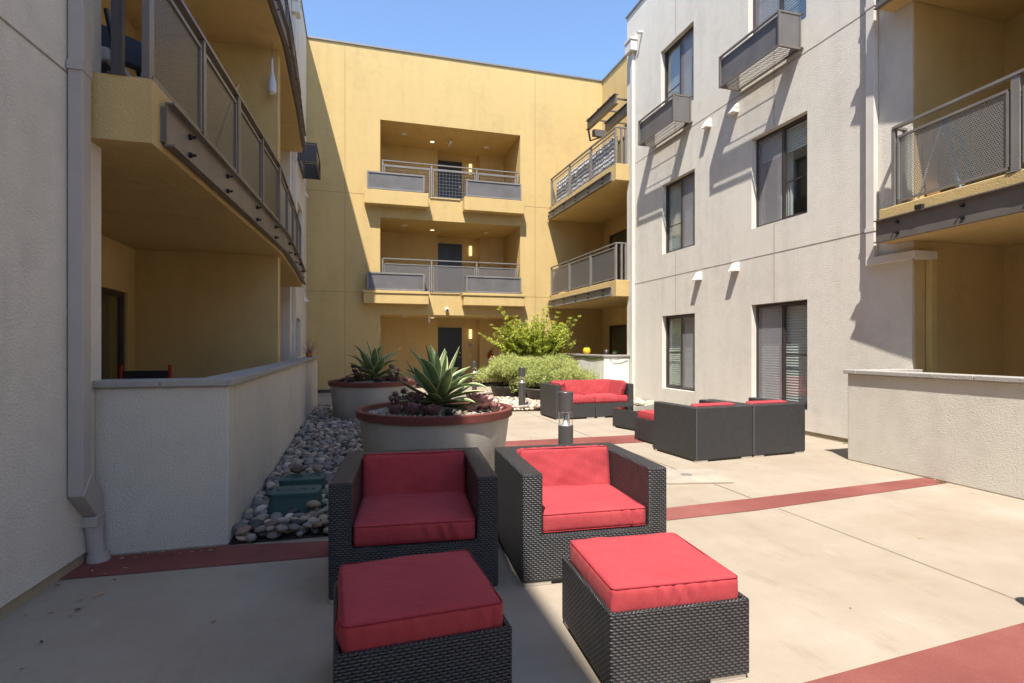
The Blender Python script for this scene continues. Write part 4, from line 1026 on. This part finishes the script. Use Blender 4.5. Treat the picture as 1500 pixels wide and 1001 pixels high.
for k in range(26):
    c=Vector((.28,-.45,2.0))+Vector([rnd.gauss(0,.035) for _ in range(3)]); d=Vector([rnd.gauss(0,1) for _ in range(3)]).normalized(); leafblade(fl_,c,d,Vector((0,0,1)),.04,.025)
fl_.build('flower','red_flower',t)

# ------------------------------------------------------------------ river pebbles
def peb_mesh(seed,mat):
    rnd=random.Random(seed); bm=bmesh.new(); bmesh.ops.create_icosphere(bm,subdivisions=3,radius=1)
    off=Vector((rnd.uniform(0,50),)*3); from_=__import__('mathutils').noise
    sx,sy,sz=1,rnd.uniform(.66,.9),rnd.uniform(.42,.62)
    for v in bm.verts:
        n=from_.noise(v.co*1.1+off)*.22+from_.noise(v.co*2.6+off)*.06
        v.co*=1+n; v.co.x*=sx; v.co.y*=sy; v.co.z*=sz
    me=bpy.data.meshes.new('river_pebble'); bm.to_mesh(me); bm.free(); me.materials.append(MATS[mat])
    for p in me.polygons: p.use_smooth=True
    return me
pm=[]
for i,(mn,_) in enumerate(PEB):
    for k in range(3): pm.append((mn,peb_mesh(i*10+k,mn)))
wts={'pebble_slate':5,'pebble_grey':6,'pebble_buff':3,'pebble_rust':2,'pebble_pale':1,'pebble_dark':3}
LBL={'pebble_slate':'smooth slate blue river pebble lying loose in the left bed','pebble_grey':'smooth mid grey river pebble lying loose in the left bed','pebble_buff':'smooth buff river pebble lying loose in the left bed','pebble_rust':'smooth reddish brown river pebble lying loose in the left bed','pebble_pale':'rough pale river pebble lying loose in the left bed','pebble_dark':'nearly black river pebble lying loose in the left bed'}
BOXES=[(-.36,5.35,.46),(-.36,6.05,.40)]
def scatter(inside,x0,x1,y0,y1,s0,s1,seed,layers,tries,excl):
    rnd=random.Random(seed); out=[]; cell=.14
    for ly in range(layers):
        grid={}
        for _ in range(tries):
            x,y=rnd.uniform(x0,x1),rnd.uniform(y0,y1)
            if not inside(x,y) or any((x-ex)**2+(y-ey)**2<er*er for ex,ey,er in excl): continue
            s=rnd.triangular(s0,s1,s0*1.35); gx,gy=int(x/cell),int(y/cell); ok=True
            for a in (-1,0,1):
                for c in (-1,0,1):
                    for (px,py,ps) in grid.get((gx+a,gy+c),()):
                        if (px-x)**2+(py-y)**2<((ps+s)*.70)**2: ok=False
            if ok: grid.setdefault((gx,gy),[]).append((x,y,s)); out.append((x,y,.018+s*.42+ly*.042,s))
    return out,rnd
ex=[(P1[0],P1[1],.70),(P2[0],P2[1],.70)]
def in1(x,y): 
    if -.66<x<-.25 and (4.45<y<4.75 or 4.96<y<5.28): return False
    return -.79<x<1.5-.0*y and 4.06<y<12.35
peb,rnd=scatter(in1,-.8,1.5,4.05,12.35,.030,.068,5,2,46000,ex)
def eul(r): return (r.uniform(-.35,.35),r.uniform(-.35,.35),r.uniform(0,6.28))
names=[k for k,v in wts.items() for _ in range(v)]
def vis(p):   # nearest pebbles that can be seen left of the chairs
    x,y,z,s=p; return x< .02+ (y-4.05)*.02 and y<9
near=sorted([p for p in peb if vis(p)],key=lambda p:-p[3]/(p[1]))[:296]; nset=set(near)
srcs={}
for p in near:
    mn=rnd.choice(names); k=rnd.randrange(3); me=[m_ for n_,m_ in pm if n_==mn][k]
    o=bpy.data.objects.new('river_pebble',me); col.objects.link(o); o.location=p[:3]; s=p[3]; o.scale=(s,s,s*rnd.uniform(.85,1.1)); o.rotation_euler=eul(rnd)
    tag(o,LBL[mn],'pebble','loose river pebbles in the left bed')
# big stones resting on the valve boxes' edge
for (x,y,z,s,mn,lb) in ((-.50,5.19,.25,.07,'pebble_rust','round brown stone resting on the rear green valve box'),(-.34,5.25,.235,.055,'pebble_rust','small brown stone resting on the rear green valve box lid'),(-.31,4.40,.14,.055,'pebble_buff','round tan stone leaning on the corner of the front green valve box')):
    me=[m_ for n_,m_ in pm if n_==mn][1]; o=bpy.data.objects.new('river_pebble',me); col.objects.link(o); o.location=(x,y,z); o.scale=(s,s,s); o.rotation_euler=eul(rnd); tag(o,lb,'pebble')
def lump(mb,p,rnd,mi):
    x,y,z,s=p; n=7; a0=rnd.uniform(0,6); ey=rnd.uniform(.66,.92); hz_=rnd.uniform(.45,.62); ca,sa=math.cos(a0),math.sin(a0); v=[]; tx,ty=rnd.uniform(-.3,.3),rnd.uniform(-.3,.3)
    jit=[rnd.uniform(.86,1.1) for _ in range(n)]
    for (rr,zz) in ((.62,-.7),(.98,-.15),(.93,.4),(.52,.86)):
        for k in range(n):
            t=2*math.pi*k/n; u,w_=rr*jit[k]*math.cos(t),rr*jit[k]*math.sin(t)*ey
            v.append((x+(u*ca-w_*sa)*s,y+(u*sa+w_*ca)*s,z+(zz*hz_+(u*tx+w_*ty)*.6)*s))
    v.append((x,y,z+hz_*s)); f=[]
    for r_ in range(3):
        for k in range(n): f.append((r_*n+k,r_*n+(k+1)%n,(r_+1)*n+(k+1)%n,(r_+1)*n+k))
    for k in range(n): f.append((3*n+k,3*n+(k+1)%n,4*n))
    mb.add(v,f,mi,None,True)
mats_=[n_ for n_,_ in PEB]; idx=[mats_.index(k) for k in names]
rest=MB()
for p in peb:
    if p not in nset: lump(rest,p,rnd,rnd.choice(idx))
tag(rest.build('river_pebbles',mats_),'mass of smaller grey and brown river pebbles around the round planters','pebbles',kind='stuff')
def in2(x,y):
    if 2.95<x<6.1 and 11.0+.0*x<y<14.8 and y>10.9-.12*(x-3.4): return True
    if 3.0<x<6.2 and 10.75-.1*(x-3.4)<y<=11.2: return True
    return (6.27<x<6.53 and 8.0<y<=10.4) or (5.95+.0<x<6.53 and 10.2<y<12.1)
peb2,rnd=scatter(in2,2.95,6.54,8,14.8,.04,.085,15,2,26000,[(3.72,13.2,.33),(4.35,12.2,.36)])
rest=MB(); pale=[4,4,2,1,1,2,3,0,4]
for p in peb2: lump(rest,p,rnd,rnd.choice(pale))
tag(rest.build('river_pebbles',mats_),'sunlit pale river pebbles under the rounded bushes','pebbles',kind='stuff')

# ------------------------------------------------------------------ green valve boxes
def valve_box(label,x,y,w,d,h,rz):
    t=thing('valve_box',label,'utility box',(x,y,0),rz,'green plastic valve boxes')
    def rr(w,d,r): 
        o=[]
        for sx,sy,t0 in ((1,-1,-90),(1,1,0),(-1,1,90),(-1,-1,180)):
            for k in range(6): a=R(t0+18*k); o.append((sx*(w/2-r)+r*math.cos(a),sy*(d/2-r)+r*math.sin(a)))
        return o
    def frustum(mb,a,za,b,zb):
        n=len(a); v=[(p[0],p[1],za) for p in a]+[(p[0],p[1],zb) for p in b]
        mb.add(v,[(i,(i+1)%n,n+(i+1)%n,n+i) for i in range(n)],0,None,True); mb.add(v[n:],[tuple(range(n))],0)
    b=MB(); frustum(b,rr(w+.05,d+.05,.06),0,rr(w,d,.05),h-.03); b.build('box_body','valve_green',t,False)
    b=MB(); frustum(b,rr(w+.012,d+.012,.055),h-.032,rr(w+.012,d+.012,.055),h-.004); frustum(b,rr(w+.01,d+.01,.055),h-.004,rr(w-.01,d-.01,.045),h); l=b.build('lid','valve_green',t)
    b=MB()
    for sx in (-1,1): b.cyl(sx*(w/2-.05),0,h,h+.005,.014,10)
    b.build('lid_bolt','black_plastic',l)
    b=MB(); 
    for k in range(5): b.box(-.10+k*.022,-.015-.01*(k%2),h+.0002,-.088+k*.022,.02,h+.004)
    b.box(.03,-.01,h+.0002,.09,.0,h+.004); b.box(.03,.01,h+.0002,.08,.02,h+.004); b.build('embossing','valve_green',l)
valve_box('front green plastic valve box with its lid showing among the pebbles',-.455,4.60,.36,.25,.215,R(-4))
valve_box('rear green plastic valve box, half covered by stones',-.45,5.12,.36,.25,.20,R(-3))

# ------------------------------------------------------------------ concrete pad with drain
t=thing('drain_pad','worn square concrete pad with a small round drain set in the sunlit paving','drain',(3.3,4.83,0),R(-14))
b=MB(); b.prism([(-.36,-.27),(.35,-.25),(.34,.28),(-.36,.27)],.001,.022); b.build('concrete_pad','inlay_grey',t,False,.004,1)
b=MB(); b.cyl(-.02,.02,.022,.028,.06,24); b.build('drain_cover','foot_aluminium',t)

# ------------------------------------------------------------------ litter and weeds
rr=random.Random(77); b=MB()
for k in range(230):
    q=rr.random()
    if q<.3: x,y=rr.uniform(5.45,5.62),rr.uniform(.5,5.0)
    elif q<.45: x,y=rr.uniform(6.2,6.55),rr.uniform(5.2,8.0)
    elif q<.6: x,y=rr.uniform(-1.6,-.85),rr.uniform(3.95,4.05)
    elif q<.7: x,y=rr.uniform(-1.62,-1.3),rr.uniform(2.5,3.9)
    else: x,y=rr.uniform(-1.5,5.5),rr.uniform(1.6,10.5)
    a=rr.uniform(0,6.28); l_=rr.uniform(.006,.022); wv=l_*rr.uniform(.25,.5); c,s_=math.cos(a),math.sin(a); z=.009
    b.add([(x-c*l_,y-s_*l_,z),(x+s_*wv,y-c*wv,z+.004),(x+c*l_,y+s_*l_,z+rr.uniform(0,.008)),(x-s_*wv,y+c*wv,z+.002)],[(0,1,2,3)],rr.choice((0,0,1)))
tag(b.build('leaf_litter',['wood_stick','bark']),'scattered dry leaf bits and grit on the paving','leaf litter',kind='stuff')
b=MB()
for (x,y,n) in ((5.58,3.95,16),(5.6,3.2,14),(6.53,5.9,14)):
    for k in range(n):
        cx,cy=x+rr.gauss(0,.035),y+rr.gauss(0,.01); leaf(b,(cx,cy,.004),rr.uniform(0,6.28),rr.uniform(.5,1.4),rr.uniform(.015,.04),.008,.3,.2,3)
tag(b.build('weeds','green_leaf'),'tiny weeds growing out of the paving joints','weeds',kind='stuff')

# ------------------------------------------------------------------ small things
# pots on the white wall
def jar(name,label,cat,x,y,z,prof,mat,plant=None,seed=1):
    t=thing(name,label,cat,(x,y,z)); b=MB(); b.lathe(prof,n=24); b.build('pot_body',mat,t)
    if plant:
        l=MB(); rr=random.Random(seed)
        for k in range(34): leaf(l,(0,0,prof[-1][1]-.02),k*2.4,R(10+70*rr.random()),plant[0]*rr.uniform(.6,1),plant[0]*.28,-.2,.3,4)
        l.build('leaves',plant[1],t)
jar('plant_pot','round yellow glazed pot with a green succulent on the white wall','pot',5.96,13.35,1.145,[(0,0),(.06,0),(.1,.05),(.105,.1),(.085,.16),(.08,.175),(.072,.17)],'yellow_glaze',(.10,'green_leaf'))
jar('glass_jar','dark red glass candle jar on the white wall','jar',6.12,12.5,1.145,[(0,0),(.05,0),(.055,.01),(.055,.13),(.05,.13)],'bronze_frame')
jar('plant_pot','small shallow pot with trailing leaves beside the glass jar','pot',6.32,12.45,1.145,[(0,0),(.05,0),(.07,.05),(.065,.05)],'bronze_frame',(.11,'green_leaf'),4)
jar('plant_pot','terracotta pot half hidden behind the leafy shrub on the white wall','pot',5.96,15.2,1.145,[(0,0),(.07,0),(.11,.15),(.12,.15),(.12,.18),(.1,.18)],'terracotta',(.12,'green_leaf'),6)
b=MB(); pts=[]
for k in range(40):
    u=k/39; pts.append((5.855,14.6-2.35*u,1.09-.05*abs(math.sin(u*math.pi*2))))
pts+=[(6.1,12.07,1.02),(6.3,12.06,1.05),(6.5,12.07,1.1)]
b.tube(pts,.007,5); tag(b.build('light_string','black_plastic'),'dark cable of string lights draped along the white wall','cable')
# fire extinguisher
t=thing('fire_extinguisher','red fire extinguisher hanging on the mustard wall right of the navy door','extinguisher',(4.62,18.66,.72))
b=MB(); b.lathe([(0,0),(.06,0),(.075,.02),(.078,.30),(.06,.37),(.025,.40),(.022,.43)],n=20); b.build('cylinder','red_gloss',t)
b=MB(); b.box(-.03,-.03,.43,.03,.03,.47); b.bar((-.02,-.0,.48),(.10,0,.52),.02,.015); b.bar((-.02,0,.455),(.09,0,.45),.02,.012); b.build('valve_handle','black_plastic',t)
b=MB(); b.tube([(-.03,0,.45),(-.09,-.02,.42),(-.10,-.03,.3),(-.095,-.04,.15)],.011,6); b.build('hose','black_plastic',t)
b=MB(); b.tube([(0,0,.12),(0,0,.24)],.0787,20,cap=False); b.build('label_sheet','white_paint',t)
# left balcony: hanging paddle shaped ornament, stick, chair and stored goods
t=thing('hanging_ornament','white paddle shaped ornament hanging on a cord from the balcony ceiling','ornament',(-1.12,8.15,4.92),0)
b=MB(); b.tube([(0,0,.45),(0,0,.67)],.004,5); b.build('cord','black_plastic',t)
b=MB(); b.tube([(0,0,.45),(0,0,.30),(0,0,.22),(0,0,.1),(.0,0,.0),(.01,0,-.04)],[.014,.018,.03,.055,.06,.04],12); b.build('paddle','white_cloth',t)
b=MB(); b.bar((-1.55,6.4,3.07),(-1.29,6.75,4.32),.04,.02); tag(b.build('wooden_board','wood_stick'),'thin wooden board leaning upright behind the left balcony mesh','board')
t=thing('lounge_chair','folded dark lounge chair with a white cushion stored at the end of the left balcony','chair',(-2.0,4.75,3.06))
b=MB(); b.box(-.35,-.25,.0,.30,.2,.32); b.build('seat_base','navy_fabric',t,False,.03,2)
b=MB(); b.box(-.36,-.27,.325,.32,.22,.43); b.build('cushion','white_cloth',t,False,.03,3)
b=MB(); b.bar((.30,-.0,.44),(.2,.1,.72),.4,.06); b.build('backrest','navy_fabric',t,False,.02,2)
b=MB(); 
for s_ in (-.24,.24): b.tube([(.36,s_-.02,.0),(.34,s_-.02,.45),(.25,s_+.1,.75)],.018,8)
b.build('chair_frame','black_plastic',t)
t=thing('storage_basket','woven brown basket on top of a shelf at the end of the left balcony','basket',(-2.15,4.6,4.02))
b=MB(); b.lathe([(0,0),(.16,0),(.2,.14),(.22,.34),(.2,.34)],n=24); b.build('basket_body','wood_stick',t)
b=MB(); b.box(-.25,-.2,-.96,.25,.25,-.02); b.build('shelf','bronze_frame',t)
t=thing('folding_chair','folding chair with a navy fabric back and red posts behind the left patio wall','chair',(-2.52,7.75,0),R(4))
b=MB(); b.box(-.25,-.015,.84,.25,.015,1.05); b.build('backrest','navy_fabric',t,False,.008,2)
b=MB(); b.box(-.27,-.35,.46,.27,.0,.50); b.build('seat','navy_fabric',t,False,.01,2)
for s_ in (-1,1): 
    b=MB(); b.tube([(s_*.26,0,.5),(s_*.26,0,1.12)],.02,8); b.build('chair_post','red_gloss',t)
    b=MB(); b.tube([(s_*.28,.05,0),(s_*.28,-.33,.5)],.013,8); b.tube([(s_*.26,-.35,0),(s_*.26,.0,.5)],.013,8); b.build('leg','wood_stick',t)
# dried hanging plant at the far end of the left patio
t=thing('potted_succulent','spindly reddish plant in a pot at the far end of the left patio wall','plant',(-.95,12.2,1.13))
b=MB(); b.lathe([(0,0),(.05,0),(.07,.1),(.06,.1)],n=16); b.build('pot_body','terracotta',t)
b=MB(); rr=random.Random(3)
for k in range(40): leaf(b,(0,0,.08),k*2.4,R(10+75*rr.random()),rr.uniform(.15,.38),.02,rr.uniform(-.3,1.2),.2,5)
b.build('leaves','rose_leaf',t)
# right balcony: step ladder and boards
t=thing('step_ladder','blue step ladder leaning behind the mesh of the right balcony','ladder',(6.9,4.55,3.07),R(10))
b=MB()
b.bar((-.2,0,0),(-.12,.22,1.0),.05,.03); b.bar((.2,0,0),(.12,.22,1.0),.05,.03); b.build('side_rail','ladder_blue',t)
b=MB()
for k in range(4): q=.15+.22*k; b.box(-.2+.08*q,.22*q-.05,q-.012,.2-.08*q,.22*q+.05,q+.012)
b.build('step','foot_aluminium',t)
b=MB(); b.bar((-.18,.5,0),(-.12,.24,.95),.03,.02); b.bar((.18,.5,0),(.12,.24,.95),.03,.02); b.build('rear_leg','foot_aluminium',t)
b=MB(); b.bar((6.75,4.86,3.08),(6.72,4.93,3.95),.14,.02,0,(1,0,0)); tag(b.build('wooden_board','wood_stick'),'pale wooden board standing against the end wall of the right balcony','board')
# striped privacy cloth tied inside the top side balcony
m,nt,bb=newmat('striped_cloth'); co=objco(nt); wv=N(nt,'ShaderNodeTexWave'); wv.bands_direction='Z'; wv.inputs['Scale'].default_value=2.6; wv.inputs['Distortion'].default_value=2.2; wv.inputs['Detail'].default_value=3; wv.inputs['Detail Scale'].default_value=1.5
L(nt,co,wv.inputs[0]); L(nt,ramp(nt,wv.outputs['Color'],[(.3,(.05,.05,.055)),(.42,(.62,.62,.62)),(.8,(.7,.7,.7))]),bb.inputs['Base Color']); bb.inputs['Roughness'].default_value=.9
b=MB(); n=90
P_=[]
for k in range(n+1):
    y=12.28+4.25*k/n; P_.append((6.31-.02*(y-12.2)/4.4+.012*math.sin(k*1.9)+.01*math.sin(k*.7),y))
for k in range(n): b.quad((*P_[k],5.97),(*P_[k+1],5.97),(P_[k+1][0]+.02,P_[k+1][1],6.70),(P_[k][0]+.02,P_[k][1],6.70))
tag(b.build('privacy_screen','striped_cloth'),'black and white striped privacy cloth tied inside the wire rail of the top side balcony','screen')
